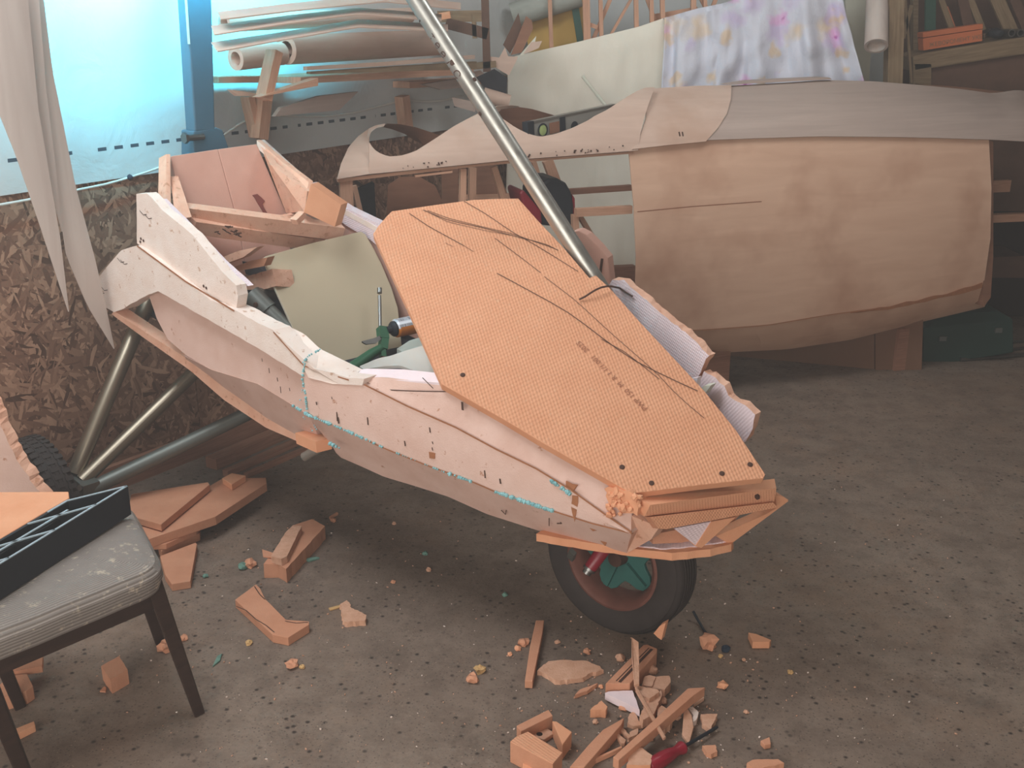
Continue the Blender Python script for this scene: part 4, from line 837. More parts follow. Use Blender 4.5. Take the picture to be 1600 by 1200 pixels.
# nose blocks
FW = NN
def oslab(name, P, off, th, m, me=None, jit=0.0, seg=0.0, bev=0, rot=0.0):
    mb = MB(); mb.slab([NO(x, y, off) for x, y in P], th, 0, 1 if me else 0, jit, seg, rot); return part(name, tr, mb, [M[m]] + ([M[me]] if me else []), bev=bev)
mb = MB(); F = [NO(1016, 789, .03), NO(1213, 763, .03), NO(1210, 784, .02), NO(1007, 807, .02)]; Bk = [NO(990, 775, -.02), NO(1210, 748, -.04), NO(1206, 772, -.04), NO(992, 800, -.03)]
for f, m, ns in (([F[0], F[1], F[2], F[3]], 1, 0), ([Bk[0], Bk[1], F[1], F[0]], 0, 0), ([Bk[0], F[0], F[3], Bk[3]], 0, 0), ([F[1], Bk[1], Bk[2], F[2]], 0, 0), ([F[3], F[2], Bk[2], Bk[3]], 0, 0), ([Bk[1], Bk[0], Bk[3], Bk[2]], 0, 0)):
    e1 = (f[1] - f[0]).normalized(); nn = (f[1] - f[0]).cross(f[2] - f[0]).normalized(); e2 = nn.cross(e1); mb.face(f, m, [((p - f[0]).dot(e1), (p - f[0]).dot(e2)) for p in f])
part('nose_bar', tr, mb, [M['orange'], M['orange_w']], bev=.003)
mb = MB(); c = NO(1183, 776, .027); mb.blob(c, .008, 0, 1, .5); part('chipped_hole', tr, mb, M['mark'])
oslab('nose_slat', [(1016, 808), (1208, 785), (1216, 793), (1130, 810), (1041, 827), (1029, 826)], .035, -FW * .03 - Z_ * .012, 'orange_w', 'scrap', 0, 0, .001)
zb = .40
mb = MB(); mb.slab([H(x, y, zb) for x, y in [(838, 834), (846, 829), (900, 826), (1000, 828), (1060, 826), (1119, 832), (1146, 846), (1143, 850), (1110, 858), (1050, 864), (985, 857), (920, 848)]], -Z_ * .022, 0, 0, .0015, .02); part('nose_tray', tr, mb, M['orange'])
mb = MB(); mb.slab([H(x, y, zb + .003) for x, y in [(985, 852), (1030, 842), (1060, 830), (1115, 834), (1136, 845), (1090, 853), (1040, 857)]], -Z_ * .004, 0, 0, .003, .015); part('tray_lining', tr, mb, M['lilac'])
def oslab3(name, P, th, m, me=None, bev=0):
    mb = MB(); mb.slab([NO(x, y, o) for x, y, o in P], th, 0, 1 if me else 0); return part(name, tr, mb, [M[m]] + ([M[me]] if me else []), bev=bev)
oslab3('far_nose_panel', [(1119, 838, -.02), (1198, 803, -.02), (1232, 783, -.02), (1216, 795, -.02), (1146, 847, -.02), (1136, 848, -.02)], -FW * .03, 'orange')
oslab3('far_nose_panel', [(1211, 773, -.0), (1220, 775, -.0), (1232, 781, -.0), (1214, 795, -.0)], -FW * .05, 'orange')
oslab3('corner_brace', [(1053, 826, .0), (1112, 815, .0), (1088, 853, .0)], -FW * .02, 'lilac')
oslab3('corner_brace', [(1087, 854, .003), (1112, 815, .003), (1150, 808, .003), (1096, 856, .003)], -FW * .03, 'orange')
oslab3('nose_infill', [(1020, 835, -.06), (1125, 815, -.06), (1160, 800, -.06), (1120, 845, -.06), (1020, 850, -.06)], -FW * .03, 'scrap')
# ------------------------------------------------------------------ tubes
RB = AY(934, 443, 3.10); RT = AY(650, 0, 3.30); dm = (RT - RB).normalized()
mb = MB(); mb.tube([RB - dm * .35, RT + dm * 1.0], .0255, 0, 28); strut = part('front_strut', tr, mb, M['alu'], 'long silver aluminium tube rising from the nose')
eyev = (CAM - (RB + RT) / 2).normalized(); sdv = dm.cross(eyev).normalized()
if sdv.x > 0: sdv = -sdv
fnv = dm.cross(sdv).normalized()
if fnv.dot(eyev) < 0: fnv = -fnv
def ST_(x, y, rr=.026, side_=.55):
    c = AY(x, y, RB.y + (RT.y - RB.y) * (443 - y) / 443.0); k = (c - RB).dot(dm); a = side_; return RB + dm * k + (sdv * math.sin(a) + fnv * math.cos(a)) * rr, (sdv * math.sin(a) + fnv * math.cos(a))
p0, nn = ST_(672, 57, .0262, .75); exn = -dm; eyn = nn.cross(exn).normalized()
mb = text_mesh('ᴛ', .01, p0, exn, eyn); mb = text_mesh('тееЛС', .036, p0, exn, eyn, 0, 1.5)
c0 = p0
def wrap(p):
    k = (p - c0).dot(exn); h = (p - c0).dot(eyn) - .012; a = h / .0262; s2 = nn * math.cos(a) + eyn * math.sin(a); base = RB + dm * ((c0 - RB).dot(dm)) + exn * k; return base + s2 * .0264
mb.v = [wrap(p) for p in mb.v]; ribbon(mb, [wrap(c0 - exn * .05 + eyn * (-.012 + .02 * i / 5)) for i in range(6)], .005, nn)
part('hand_lettering', strut, mb, M['mark'])
for x, y, a in ((703, 104, .45), (747, 181, 1.0), (742, 126, -.8)):
    q, n2 = ST_(x, y, .0256, a); mb = MB(); mb.lathe(q, n2, [(0, .0016), (.006, .0012), (.0066, 0)], 0, 14); part('drill_hole', strut, mb, M['mark'])
RH = H(118, 748, .21)
mb = MB(); mb.tube([RH + V((.0, 0, .02)), NE(231, 472, .14), NE(262, 400, .30)], .0275, 0, 22); part('axle_tube', tr, mb, M['alub'])
mb = MB(); mb.tube([RH + V((.03, -.02, .0)), NE(303, 582, .24), NE(345, 548, .34)], .0255, 0, 22); part('axle_tube', tr, mb, M['alub'])
mb = MB(); mb.tube([RH + V((.05, -.03, -.03)), NE(400, 640, .36), NE(470, 612, .45)], .0255, 0, 22); part('axle_tube', tr, mb, M['alud'])
mb = MB(); mb.beam(RH + V((-.02, .03, -.01)), RH + V((.07, -.05, -.03)), .06, .07, Z_); part('axle_bracket', tr, mb, M['alud'], bev=.008)
for dx in (.0, .045):
    mb = MB(); mb.lathe(RH + V((.0 + dx, -.05 - dx * .3, .01 - dx * .3)), V((-.3, -1, .2)), [(0, .012), (.011, .012), (.011, 0)], 0, 6); part('bolt', tr, mb, M['steel'])
a0, a1 = NE(475, 714, .10), NE(500, 700, .12); dq = (a1 - a0).normalized(); mb = MB(); mb.lathe(a0, dq, [(.010, .05), (.0115, 0), (.0145, 0), (.0145, .3)], 0, 20); part('tube_stub', tr, mb, M['alu'])
# tube joint inside the cockpit
j0, j1 = LW(402, 470, -.16), LW(452, 520, -.12)
mb = MB(); mb.tube([j0, j1, j1 + (j1 - j0)], .03, 0, 20); part('seat_tube', tr, mb, M['alud'])
mb = MB(); mb.tube([j0 + Z_ * .01, LW(440, 452, .1)], .03, 0, 20); part('seat_tube', tr, mb, M['alud'])
mb = MB(); mb.tube([j0 - (j1 - j0).normalized() * .03, j0 + (j1 - j0).normalized() * .05], .036, 0, 20); part('tube_collar', tr, mb, M['alud'])
mb = MB(); mb.lathe(LW(401, 476, -.215), -L_, [(0, .008), (.009, .008), (.009, 0)], 0, 6); part('bolt', tr, mb, M['mark'])
# mast behind the seat
ms = N_ + A_ * -1.95
pm = lambda x, y: PL(x, y, ms, A_)
mb = MB(); mb.slab([pm(287, -80), pm(329, -80), pm(336.5, 204), pm(305, 206)], -A_ * .06); part('mast', tr, mb, M['mast'], 'dark upright box-section mast behind the seat', bev=.006)
mb = MB(); mb.slab([pm(303, 205), pm(338, 199), pm(348, 203), pm(358, 232), pm(356, 262), pm(303, 262)], -A_ * .08 + V((0, 0, 0))); part('mast_bracket', tr, mb, M['mast'], bev=.004)
mb = MB(); c = pm(299, 215); mb.tube([c - L_ * .03, c + L_ * .05], .012, 0, 10); mb.lathe(c - L_ * .02, -L_, [(0, .012), (.02, .012), (.02, 0)], 0, 6); part('mast_bolt', tr, mb, M['steel'])
mb = MB(); mb.slab([pm(285.5, -40) + A_ * .003, pm(289, -40) + A_ * .003, pm(296.5, 69) + A_ * .003, pm(293, 69) + A_ * .003], -A_ * .002); part('lit_strip', tr, mb, M['white'])  # white strip painting the lit edge of the mast
mb = MB(); cq = N_ + A_ * -1.98 + Z_ * .8; mb.slab([pm(305, 260), pm(354, 260), pm(352, 330), pm(308, 330)], -A_ * .08); part('mast_foot', tr, mb, M['mast'])
# ------------------------------------------------------------------ wheels
def wheel(par, c, ax, R, wd, spokes, lab):
    """tyre > rim > spokes; ax points outwards on the seen side"""
    ax = V(ax).normalized(); h = wd / 2; rr = R * .63
    prof = [(rr, -h * .72), (rr + .006, -h * .86), (R * .74, -h * .98), (R * .88, -h), (R * .955, -h * .82), (R * .985, -h * .66), (R, -h * .35), (R, h * .35), (R * .985, h * .66), (R * .955, h * .82), (R * .935, h * .86), (R * .925, h * .93), (R * .88, h), (R * .74, h * .98), (rr + .006, h * .86), (rr, h * .72)]
    mb = MB(); mb.lathe(c, ax, prof, 0, 64); ty = part('tyre', par, mb, M['rubber'], lab)
    mb = MB()
    for k in (-.5, -.25, 0, .25, .5): mb.lathe(c, ax, [(R * 1.0, h * k - .004), (R * 1.008, h * k - .003), (R * 1.008, h * k + .003), (R * 1.0, h * k + .004)], 0, 64)
    part('tread_rib', ty, mb, M['rubber'], kind='stuff')
    mb = MB(); mb.lathe(c, ax, [(rr + .004, h * .72), (rr + .007, h * .84), (rr - .002, h * .9), (rr - .014, h * .74), (rr - .022, h * .3), (rr - .026, -h * .2), (rr - .02, -h * .7), (rr, -h * .8)], 0, 64); rm = part('rim', par, mb, M['rim'])
    e = ax.orthogonal().normalized(); g = ax.cross(e)
    if spokes:
        n = 5; pts = []
        for i in range(n * 8):
            a = 2 * math.pi * i / (n * 8) + .35; k = (i % 8); r = (rr - .024) if k in (0, 1, 2) else (rr * .60 if k in (4, 6) else (rr * .55 if k == 5 else rr * .74))
            pts.append(c + ax * (-.002) + (e * math.cos(a) + g * math.sin(a)) * r)
        mb = MB(); mb.slab(pts, -ax * .012); part('spoke_disc', rm, mb, M['teal'], 'teal five-armed wheel disc', bev=.002)
        for i in range(n):
            a = 2 * math.pi * (i + .125) / n + .35; dv = e * math.cos(a) + g * math.sin(a); mb = MB(); mb.beam(c + dv * .03 + ax * .004, c + dv * (rr - .032) + ax * .003, .016, .012, ax); part('spoke_ridge', rm, mb, M['teal'], bev=.003)
    mb = MB(); mb.lathe(c, ax, [(0, .03), (.022, .03), (.026, .0), (.03, -.02)], 0, 24); part('hub', par, mb, M['mark'])
    return ty
hd = math.radians(-36); wa = V((math.cos(hd), math.sin(hd), 0)); wn = V((wa.y, -wa.x, 0))
WC = V((.312, 2.825, .228)); wheel(tr, WC, wn, .228, .115, True, 'black worn nose tyre on a rusty rim')
k0 = WC + wn * .03; k1 = H(921, 889, .24)
mb = MB(); mb.tube([WC + wa * .03 + wn * .02 + Z_ * .1, NO(968, 872, -.14) if False else (WC + wn * .10 + wa * .01 + Z_ * .075), k1], [.021, .021, .018], 0, 18); part('red_fork_arm', tr, mb, M['redh'], 'red painted fork arm', bev=0)
dk = (k1 - (WC + wn * .10 + wa * .01 + Z_ * .075)).normalized()
mb = MB(); mb.lathe(k1, dk, [(.019, -.004), (.019, .004), (.013, .006), (.013, .016), (0, .018)], 0, 18); part('arm_nut', tr, mb, M['steel'])
mb = MB(); mb.beam(WC + Z_ * .14 - wn * .02, WC + Z_ * .30 - wn * .02, .05, .05, wa); part('fork_stem', tr, mb, M['redh'])
mb = MB(); mb.beam(H(895, 862, .32), H(892, 872, .28), .02, .012, wn); part('fork_clip', tr, mb, M['alud'])
rn = -L_; RC = V((RH.x, RH.y, .2)) - L_ * .15 - A_ * .0
wheel(tr, RC + WN * .02, rn, .2, .11, False, 'black knobbly rear tyre')
mb = MB(); random.seed(4)
for i in range(46):
    for k in (-.6, 0, .6):
        a = 2 * math.pi * (i + (.5 if k == 0 else 0)) / 46; dv = A_ * math.cos(a) + Z_ * math.sin(a)
        if dv.z < -.93: continue
        mb.box(RC + WN * .02 + dv * .197 + rn * .055 * k, rn * .013, dv * .006, dv.cross(rn) * .008)
part('tread_block', tr, mb, M['rubber'], kind='stuff')
RC2 = RC + L_ * 1.42 + WN * .12 + A_ * .02
# loose things in and on the pod
random.seed(21)
mb = MB(); P = [(485, 287), (533, 320), (523, 355), (474, 332)]; mb.slab([LS(x, y, -1.36, .5, 1.1) for x, y in P], L_ * .05 - A_ * .02); single('foam_block', 'square orange foam block leaning on the far end of the cross bars', 'foam block', mb, M['orange'], bev=.003)
mb = MB(); p = LS(460, 347, -1.45, .2, 1.1); q = LS(473, 334, -1.45, .2, 1.1); mb.beam(p, q, .03, .02, Z_); single('foam_stick', 'short pale foam stick lying behind the upper cross bar', 'foam stick', mb, M['cut'], bev=.002)
mb = MB(); mb.slab([LS(x, y, -1.62, .2, 1.1) for x, y in [(430, 341), (470, 332), (505, 350), (498, 356), (462, 350)]], -A_ * .03); single('foam_offcut', 'broken foam offcut behind the upper cross bar beside the square block', 'foam offcut', mb, M['cut'])
mb = MB(); mb.slab([LW(x, y, -.05) for x, y in [(352, 408), (372, 407), (400, 412), (412, 424), (390, 430), (362, 422)]], L_ * .12 - Z_ * .03); single('dark_rag', 'dark crumpled rag lying in the pod behind the cross bars', 'rag', mb, M['darkcloth'])
bp = LW(500, 470, .02); bn_ = (A_ * .80 - L_ * .12 + Z_ * .58).normalized()
BB = lambda x, y: PL(x, y, bp, bn_)
Pb = [(411, 403), (416, 400), (490, 379), (564, 361.5), (571, 366), (585, 390), (596, 412), (612, 450), (622, 482), (630, 560), (625, 640), (540, 620), (470, 560), (455, 505), (430, 450)]
mb = MB(); mb.slab([BB(x, y) for x, y in Pb], -bn_ * .012, 0, 1); single('beige_board', 'smooth beige board propped slantwise inside the cockpit', 'board', mb, [M['beige'], M['beigee']], bev=.002)
# foam gun with can
gp = bp + bn_ * .07
GB = lambda x, y, o=0.0: PL(x, y, gp + bn_ * o, bn_)
gn = thing('foam_gun', 'green foam gun with long thin barrel and white can lying in the cockpit', 'foam gun', GB(598, 555))
mb = MB(); mb.tube([GB(594, 513), GB(593, 462)], .006, 0, 12); part('barrel', gn, mb, M['steel']); mb = MB(); mb.tube([GB(593, 458), GB(593, 450.5)], .0085, 0, 12); part('barrel_tip', gn, mb, M['steel'])
mb = MB(); mb.beam(GB(597, 512), GB(599, 530), .032, .03, bn_); mb.beam(GB(600, 528), GB(598, 546), .026, .028, bn_); mb.beam(GB(597, 542), GB(598, 558), .018, .02, bn_); part('body', gn, mb, M['gungreen'], bev=.004)
mb = MB(); mb.tube([GB(597, 543), GB(580, 553), GB(560, 568), GB(540, 582)], [.014, .017, .02, .021], 0, 14); part('grip', gn, mb, M['gungreen'])
mb = MB(); mb.strip([[GB(601, 521, .01), GB(585, 528, .012), GB(566, 533, .01)], [GB(601, 526, .01), GB(588, 536, .012), GB(572, 538, .01), GB(566, 534, .01)]], -bn_ * .006, n=12); part('trigger', gn, mb, M['steel'])
mb = MB(); mb.tube([GB(598, 554), GB(600, 561)], .01, 0, 12); part('knob', gn, mb, M['rim'])
c0_, c1_ = GB(612, 514.5, .01), GB(680, 500, .012); cx = (c1_ - c0_).normalized()
mb = MB(); mb.lathe(c0_, cx, [(.0, -.02), (.012, -.02), (.014, -.004), (.022, .0), (.027, .006), (.027, .012)], 0, 28); part('can_collar', gn, mb, M['black'])
mb = MB(); mb.tube([GB(603, 516, .008), c0_ - cx * .012], .007, 0, 10); part('valve', gn, mb, M['steel'])
mb = MB(); vs0 = len(mb.v); seg_ = 40; e = (bn_ - cx * bn_.dot(cx)).normalized(); g = cx.cross(e); vv, ff, uu, mm = [], [], [], []
for i, (r, h) in enumerate(((.027, .012), (.0325, .018), (.0325, .17), (.024, .18))):
    for j in range(seg_ + 1): a = 2 * math.pi * j / seg_; vv.append(c0_ + cx * h + (e * math.cos(a) + g * math.sin(a)) * r); uu.append((h, j / seg_ * .2))
up2 = g if g.z > 0 else -g
for i in range(3):
    for j in range(seg_): ff.append([i * (seg_ + 1) + j, i * (seg_ + 1) + j + 1, (i + 1) * (seg_ + 1) + j + 1, (i + 1) * (seg_ + 1) + j])
lo_ = [f for f in ff if sum(((vv[k] - c0_).dot(up2)) for k in f) / 4 < -.012]; hi_ = [f for f in ff if f not in lo_]
mb.idx(vv, hi_, 0, uu); mb.idx(vv, lo_, 1, uu); part('can', gn, mb, [M['can'], M['cano']], 'white can with printed panel and orange band')
# pale curved trough and clutter beside it
def TW(x, y, o=0.0): return LW(x, y, -.22 + o)
mb = MB(); mb.strip([[TW(562, 572), TW(590, 560), TW(610, 556), TW(630, 549), TW(660, 540), TW(690, 536)], [TW(568, 577, -.03), TW(600, 572, -.03), TW(625, 571, -.04), TW(650, 580, -.05), TW(675, 582, -.05), TW(700, 580, -.05)]], Z_ * -.008, n=24); single('pale_trough', 'pale curved plastic trough lying in the cockpit just behind the gunwale', 'trough', mb, plain('pale_plastic', S(196, 190, 182), .5, 0, .08, 9))
mb = MB(); mb.strip([[TW(620, 545, .1), TW(640, 532, .12), TW(660, 526, .14)], [TW(640, 556, .08), TW(660, 546, .1), TW(680, 540, .12)]], -Z_ * .02, n=12); single('crumpled_bag', 'crumpled translucent bag lying under the white can', 'bag', mb, M['paperroll'])
mb = MB(); mb.tube(resample([SH(905, 468, .006), SH(915, 463, .012), SH(928, 454, .02), SH(944, 447, .022), SH(956, 447.5, .02), FR(968, 450, -.01), FR(978, 457, -.012), FR(988, 463, -.012)], 24), .0028, 0, 8); single('brown_wire', 'thin brown wire bent over the upper right edge of the orange sheet', 'wire', mb, M['mark'])
# ------------------------------------------------------------------ chair, tray and boards at the left
random.seed(31)
C_ = H(250, 884, .44); D_ = H(209, 806, .44); E_ = H(0, 984, .44)
dx_ = (E_ - C_).normalized(); dy_ = (D_ - C_); dl = dy_.length; dy_.normalize(); SWD = .47
ch = thing('wooden_chair', 'old dark wooden chair with dusty grey ribbed seat', 'chair', V((C_.x - .1, C_.y, 0)))
def cs(u, v, z): return V((C_.x, C_.y, 0)) + dx_ * u + dy_ * v + Z_ * z
DP = .43
def seatf(u, v):
    # rounded cushion: superellipse outline, top dome
    x = (u - .5) * 2; y = (v - .5) * 2; k = max(abs(x), abs(y)); n_ = 9.0
    r = (abs(x) ** n_ + abs(y) ** n_) ** (1 / n_) if k > 0 else 1
    sx_, sy_ = (x / r * k, y / r * k) if k else (0, 0)
    z = .462 - .022 * k ** 6 - (.012 if k > .97 else 0) + .004 * mnoise.noise(V((u * 4, v * 4, 1)))
    return cs(.235 + sx_ * .245, .2 + sy_ * .225, z), (u * .48, v * .45)
mb = MB(); mb.surf(40, 40, seatf)
ring = [];
for i in range(40): ring.append((i / 39, 0))
for i in range(1, 40): ring.append((1, i / 39))
for i in range(38, -1, -1): ring.append((i / 39, 1))
for i in range(38, 0, -1): ring.append((0, i / 39))
top = [seatf(*q)[0] for q in ring]; cc = cs(.235, .2, .4)
l1 = [p.lerp(V((cc.x, cc.y, p.z)), -.012) - Z_ * .02 for p in top]; l2 = [p.lerp(V((cc.x, cc.y, p.z)), .03) - Z_ * .05 for p in top]
n_ = len(ring); mb.idx(top + l1 + l2, [[a * n_ + i, (a + 1) * n_ + i, (a + 1) * n_ + (i + 1) % n_, a * n_ + (i + 1) % n_] for a in range(2) for i in range(n_)], 0, [(i * .012, a * .02) for a in range(3) for i in range(n_)]); mb.face(l2[::-1], 0)
part('seat', ch, mb, M['fabric'])
def leg(top, foot, w0, w1):
    top, foot = V(top), V(foot); mb = MB(); d = (foot - top).normalized(); a = dx_; b = dy_; vs_ = []
    for p, w_ in ((top, w0), (foot, w1)):
        for i, j in ((-1, -1), (1, -1), (1, 1), (-1, 1)): vs_.append(p + a * i * w_ / 2 + b * j * w_ / 2)
    mb.idx(vs_, [[0, 1, 5, 4], [1, 2, 6, 5], [2, 3, 7, 6], [3, 0, 4, 7], [3, 2, 1, 0], [4, 5, 6, 7]], 0, [(0, 0), (.04, 0), (.08, 0), (.12, 0), (0, .4), (.04, .4), (.08, .4), (.12, .4)], False); part('leg', ch, mb, M['darkwood'], bev=.004)
f1, f2, f3, f4 = H(311, 1114, 0), H(250, 1003, 0), H(32, 1104, 0), H(45, 1225, 0)
leg(cs(.02, .03, .40), f1, .044, .03); leg(cs(.03, .38, .40), f2, .04, .03); leg(cs(.44, .38, .40), f3, .04, .03); leg(cs(.45, .03, .40), f4, .044, .032)
for a, b in ((cs(.03, .025, .355), cs(.45, .025, .355)), (cs(.02, .05, .355), cs(.03, .37, .355)), (cs(.03, .385, .355), cs(.45, .385, .355)), (cs(.455, .05, .355), cs(.45, .37, .355))):
    mb = MB(); mb.beam(a, b, .022, .06, Z_); part('apron', ch, mb, M['darkwood'], bev=.003)
# black ribbed tray on the seat
zt = .545
K = H(198, 760, zt); K1 = (H(54, 848, zt) - K).normalized(); K2v = H(105, 783, zt) - K; K2l = K2v.length; K2 = K2v.normalized(); TL = .62; zb_ = .466
ty = thing('black_tray', 'black plastic tray with pale ribs lying across the chair seat', 'tray', K + K1 * .2 + V((0, 0, zb_ - zt)))
def tw(u, v, z): return V((K.x, K.y, 0)) + K1 * u + K2 * v + Z_ * z
def wall_(a, b, tn, name='side_wall', zt0=zt):
    mb = MB(); mid0, mid1 = tw(*a, (zb_ + zt0) / 2), tw(*b, (zb_ + zt0) / 2); mb.beam(mid0, mid1, tn, zt0 - zb_, Z_); part(name, ty, mb, M['black'])
wall_((0, 0), (TL, 0), .008); wall_((0, K2l), (TL, K2l), .008); wall_((0, 0), (0, K2l), .008); wall_((TL, 0), (TL, K2l), .008)
wall_((0.1, K2l * .55), (TL, K2l * .55), .005, 'rib', zt - .008); 
for u in (.12, .27, .42, .55): wall_((u, 0), (u + .02, K2l), .005, 'rib', zt - .006)
mb = MB(); mb.slab([tw(0, 0, zb_ + .006), tw(TL, 0, zb_ + .006), tw(TL, K2l, zb_ + .006), tw(0, K2l, zb_ + .006)], -Z_ * .006); part('bottom', ty, mb, M['black'])
mb = MB()
for a, b in (((0, 0), (TL, 0)), ((0, 0), (0, K2l)), ((0.1, K2l * .55), (TL, K2l * .55)), ((.0, K2l), (.07, K2l)), ((.12, 0), (.14, K2l)), ((.27, 0), (.29, K2l)), ((.42, 0), (.44, K2l))): mb.beam(tw(*a, zt + .0006), tw(*b, zt + .0006), .006, .003, Z_)  # pale strips laid along the rim and rib edges
part('rim', ty, mb, M['greyedge'], 'pale rim and rib edges')
mb = MB(); mb.slab([tw(.0, 0, zb_), tw(.0, K2l, zb_), tw(-.012, K2l * .9, zt - .04), tw(-.012, .01, zt - .03)], K1 * .008); part('end_lip', ty, mb, M['black'])
for (u, v), lab, m, r in (((.10, .12), 'pale foam crumb lying in the black tray, upper one', 'peach', .012), ((.16, .10), 'green leaf lying in the black tray', 'greenleaf', .012), ((.27, .13), 'pinkish foam scrap lying in the middle of the black tray', 'peach', .02)):
    if m == 'greenleaf': M[m] = plain('leaf_green', S(150, 170, 80), .7)
    mb = MB(); mb.blob(tw(u, v, zb_ + .006 + r * .5), V((r, r * .8, r * .6)), 0, 1, .4, floor=zb_ + .0065); single('foam_crumb' if m == 'peach' else 'leaf', lab, 'scrap', mb, M[m])
# orange boards behind the tray
zo = .52
mb = MB(); mb.slab([H(x, y, zo) for x, y in [(-60, 769), (107, 768), (108, 778), (60, 806), (0, 842), (-60, 880)]], -Z_ * .03); single('orange_board', 'flat orange foam board lying at the left edge behind the black tray', 'foam board', mb, M['orange'], bev=.002)
YL = 2.98
mb = MB(); mb.slab([AY(x, y, YL) for x, y in [(-40, 575), (0, 664), (12, 690), (30, 724), (62, 768), (150, 900), (-40, 900)]], V((.016, .03, .004)), 0, 1, .004, .014); single('foam_plank', 'big pinkish orange foam plank with broken edge standing at the left edge', 'foam plank', mb, [M['pink'], M['cut']])
# lumber by the wall
for a, b, h_, wd, lab in (((330, 724), (458, 668), .045, .06, 'square brown timber lying on the floor by the wall, thickest of three'), ((352, 740), (478, 684), .025, .03, 'middle thin brown batten of three lying on the floor by the wall'), ((384, 743), (495, 694), .018, .022, 'thinnest brown batten of three on the floor, nearest to the pod')):
    mb = MB(); p, q = H(*a, h_ / 2), H(*b, h_ / 2); mb.beam(p, q, wd, h_, Z_); single('timber_batten', lab, 'timber', mb, M['floorwood'], bev=.002)
# ------------------------------------------------------------------ foam scraps on the floor
def scrap(name, label, P, z, m='scrap', th=None, jit=0.0, seg=0.0, cat='foam scrap', me=None, bev=.0015, group=None):
    """outline of the top face (pixels or pixel + height) standing on the floor"""
    pts = [H(p[0], p[1], p[2] if len(p) > 2 else z) for p in P]; mb = MB(); t = th if th is not None else z - .0005
    mb.slab(pts, -Z_ * t, 0, 1 if me else 0, jit, seg); return single(name, label, cat, mb, [M[m]] + ([M[me]] if me else []), group, None, 0 if jit else bev)
def chunk(label, x, y, r, m='scrap', name='foam_crumb', flat=.8, amp=.45, cat='foam crumb'):
    p = H(x, y, r * flat * .6); mb = MB(); mb.blob(p, V((r, r, r * flat)), 0, 2, amp, floor=.0008); return single(name, label, cat, mb, M[m])
sc = lambda P, ox, oy, k: [(ox + x / k, oy + y / k) for x, y in P]
Q1 = lambda *P: sc(P, 780, 960, 4.444); Q2 = lambda *P: sc(P, 0, 550, 3.2); Q3 = lambda *P: sc(P, 0, 825, 3.2); Q4 = lambda *P: sc(P, 400, 600, 3.2); Q5 = lambda *P: sc(P, 700, 900, 2.909)
# pile right of the chair
scrap('foam_board', 'triangular orange foam board on top of the pile right of the chair', Q2((655, 710), (1040, 650), (1048, 662), (805, 862), (640, 815)), .115, 'scrap', .025)
scrap('foam_board', 'long orange foam board lying under the triangular board, pointing right', Q2((1050, 668), (1112, 632), (1330, 628), (1333, 655), (1078, 822), (745, 935), (708, 870), (850, 850), (960, 770)), .085, 'scrap', .032)
scrap('foam_offcut', 'small orange offcut lying on the long board of the pile', [(347, 747, .11), (362, 739, .11), (384, 743, .11), (362, 757, .11)], .11, 'orange', .024)
scrap('foam_board', 'narrow orange foam strip lowest in the pile right of the chair', Q2((790, 975), (985, 880), (1000, 885), (998, 905), (805, 995)), .03, 'scrap', .028)
scrap('foam_board', 'dark-shaded orange board lying under the long board of the pile', Q2((745, 945), (900, 905), (1000, 862), (980, 890), (830, 960), (760, 962)), .052, 'scrap', .02)
scrap('foam_board', 'pointed orange foam board on the floor just right of the chair seat', Q2((800, 1020), (978, 952), (985, 960), (952, 1145), (858, 1160), (825, 1112)), .026, 'scrap')
# double block
scrap('foam_block', 'thick orange foam block lying flat on the floor left of centre', Q2((1318, 1060), (1470, 865), (1560, 835), (1625, 870), (1430, 1085), (1388, 1060)), .05, 'scrap', None, .0012, .02)
scrap('foam_strip', 'orange foam strip lying on top of the thick block', Q2((1355, 1020), (1425, 905), (1465, 865), (1508, 870), (1435, 1020), (1405, 1035)), .075, 'peach', .024, .0012, .02)
scrap('foam_flake', 'thin orange flake under the end of the strip on the thick block', Q2((1310, 985), (1420, 1020), (1430, 1032), (1315, 1020)), .058, 'scrap', .006)
# L strip, cube, crumbs left
o = scrap('foam_offcut', 'bent orange foam offcut with dark pencil lines lying in front of the thick block', Q3((1175, 358), (1280, 281), (1300, 300), (1325, 352), (1430, 458), (1545, 466), (1545, 482), (1440, 548), (1362, 532)), .028, 'scrap')
mb = MB()
for P in (Q3((1180, 385), (1230, 405), (1280, 450), (1330, 480), (1372, 515)),): ribbon(mb, [H(x, y + 2, .0285) for x, y in P], .003, Z_)
for P in (Q3((1272, 288), (1300, 330), (1325, 354)), Q3((1425, 462), (1480, 472), (1540, 468))): ribbon(mb, [H(x, y + 1, .0287) for x, y in P], .003, Z_)
part('pencil_line', o, mb, M['mark'])
scrap('foam_cube', 'orange foam cube on the floor right of the left chair legs', Q3((505, 690), (595, 640), (638, 708), (552, 757)), .045, 'scrap', None, .0008, .015)
scrap('foam_flake', 'small flat foam flake beside the orange cube', Q3((497, 815), (520, 790), (532, 795), (528, 818)), .005)
chunk('crumpled orange foam lump behind the right front chair leg', 258, 1010, .022, 'scrap', amp=.6); chunk('small orange lump just right of the right front chair leg', 287, 997, .012, 'scrap')
chunk('teal foam lump on the floor left of the thick block', 379, 885, .017, 'teal_bit', amp=.5); chunk('orange crumbly lump touching the teal lump', 391, 881, .02, 'scrap', amp=.5); chunk('small teal bit left of the teal lump', 321, 900, .009, 'teal_bit')
chunk('teal foam bit on the bare floor left of the nose wheel', 789, 929, .009, 'teal_bit'); chunk('tiny teal bit on the floor below the pod side', 664, 865, .009, 'teal_bit')
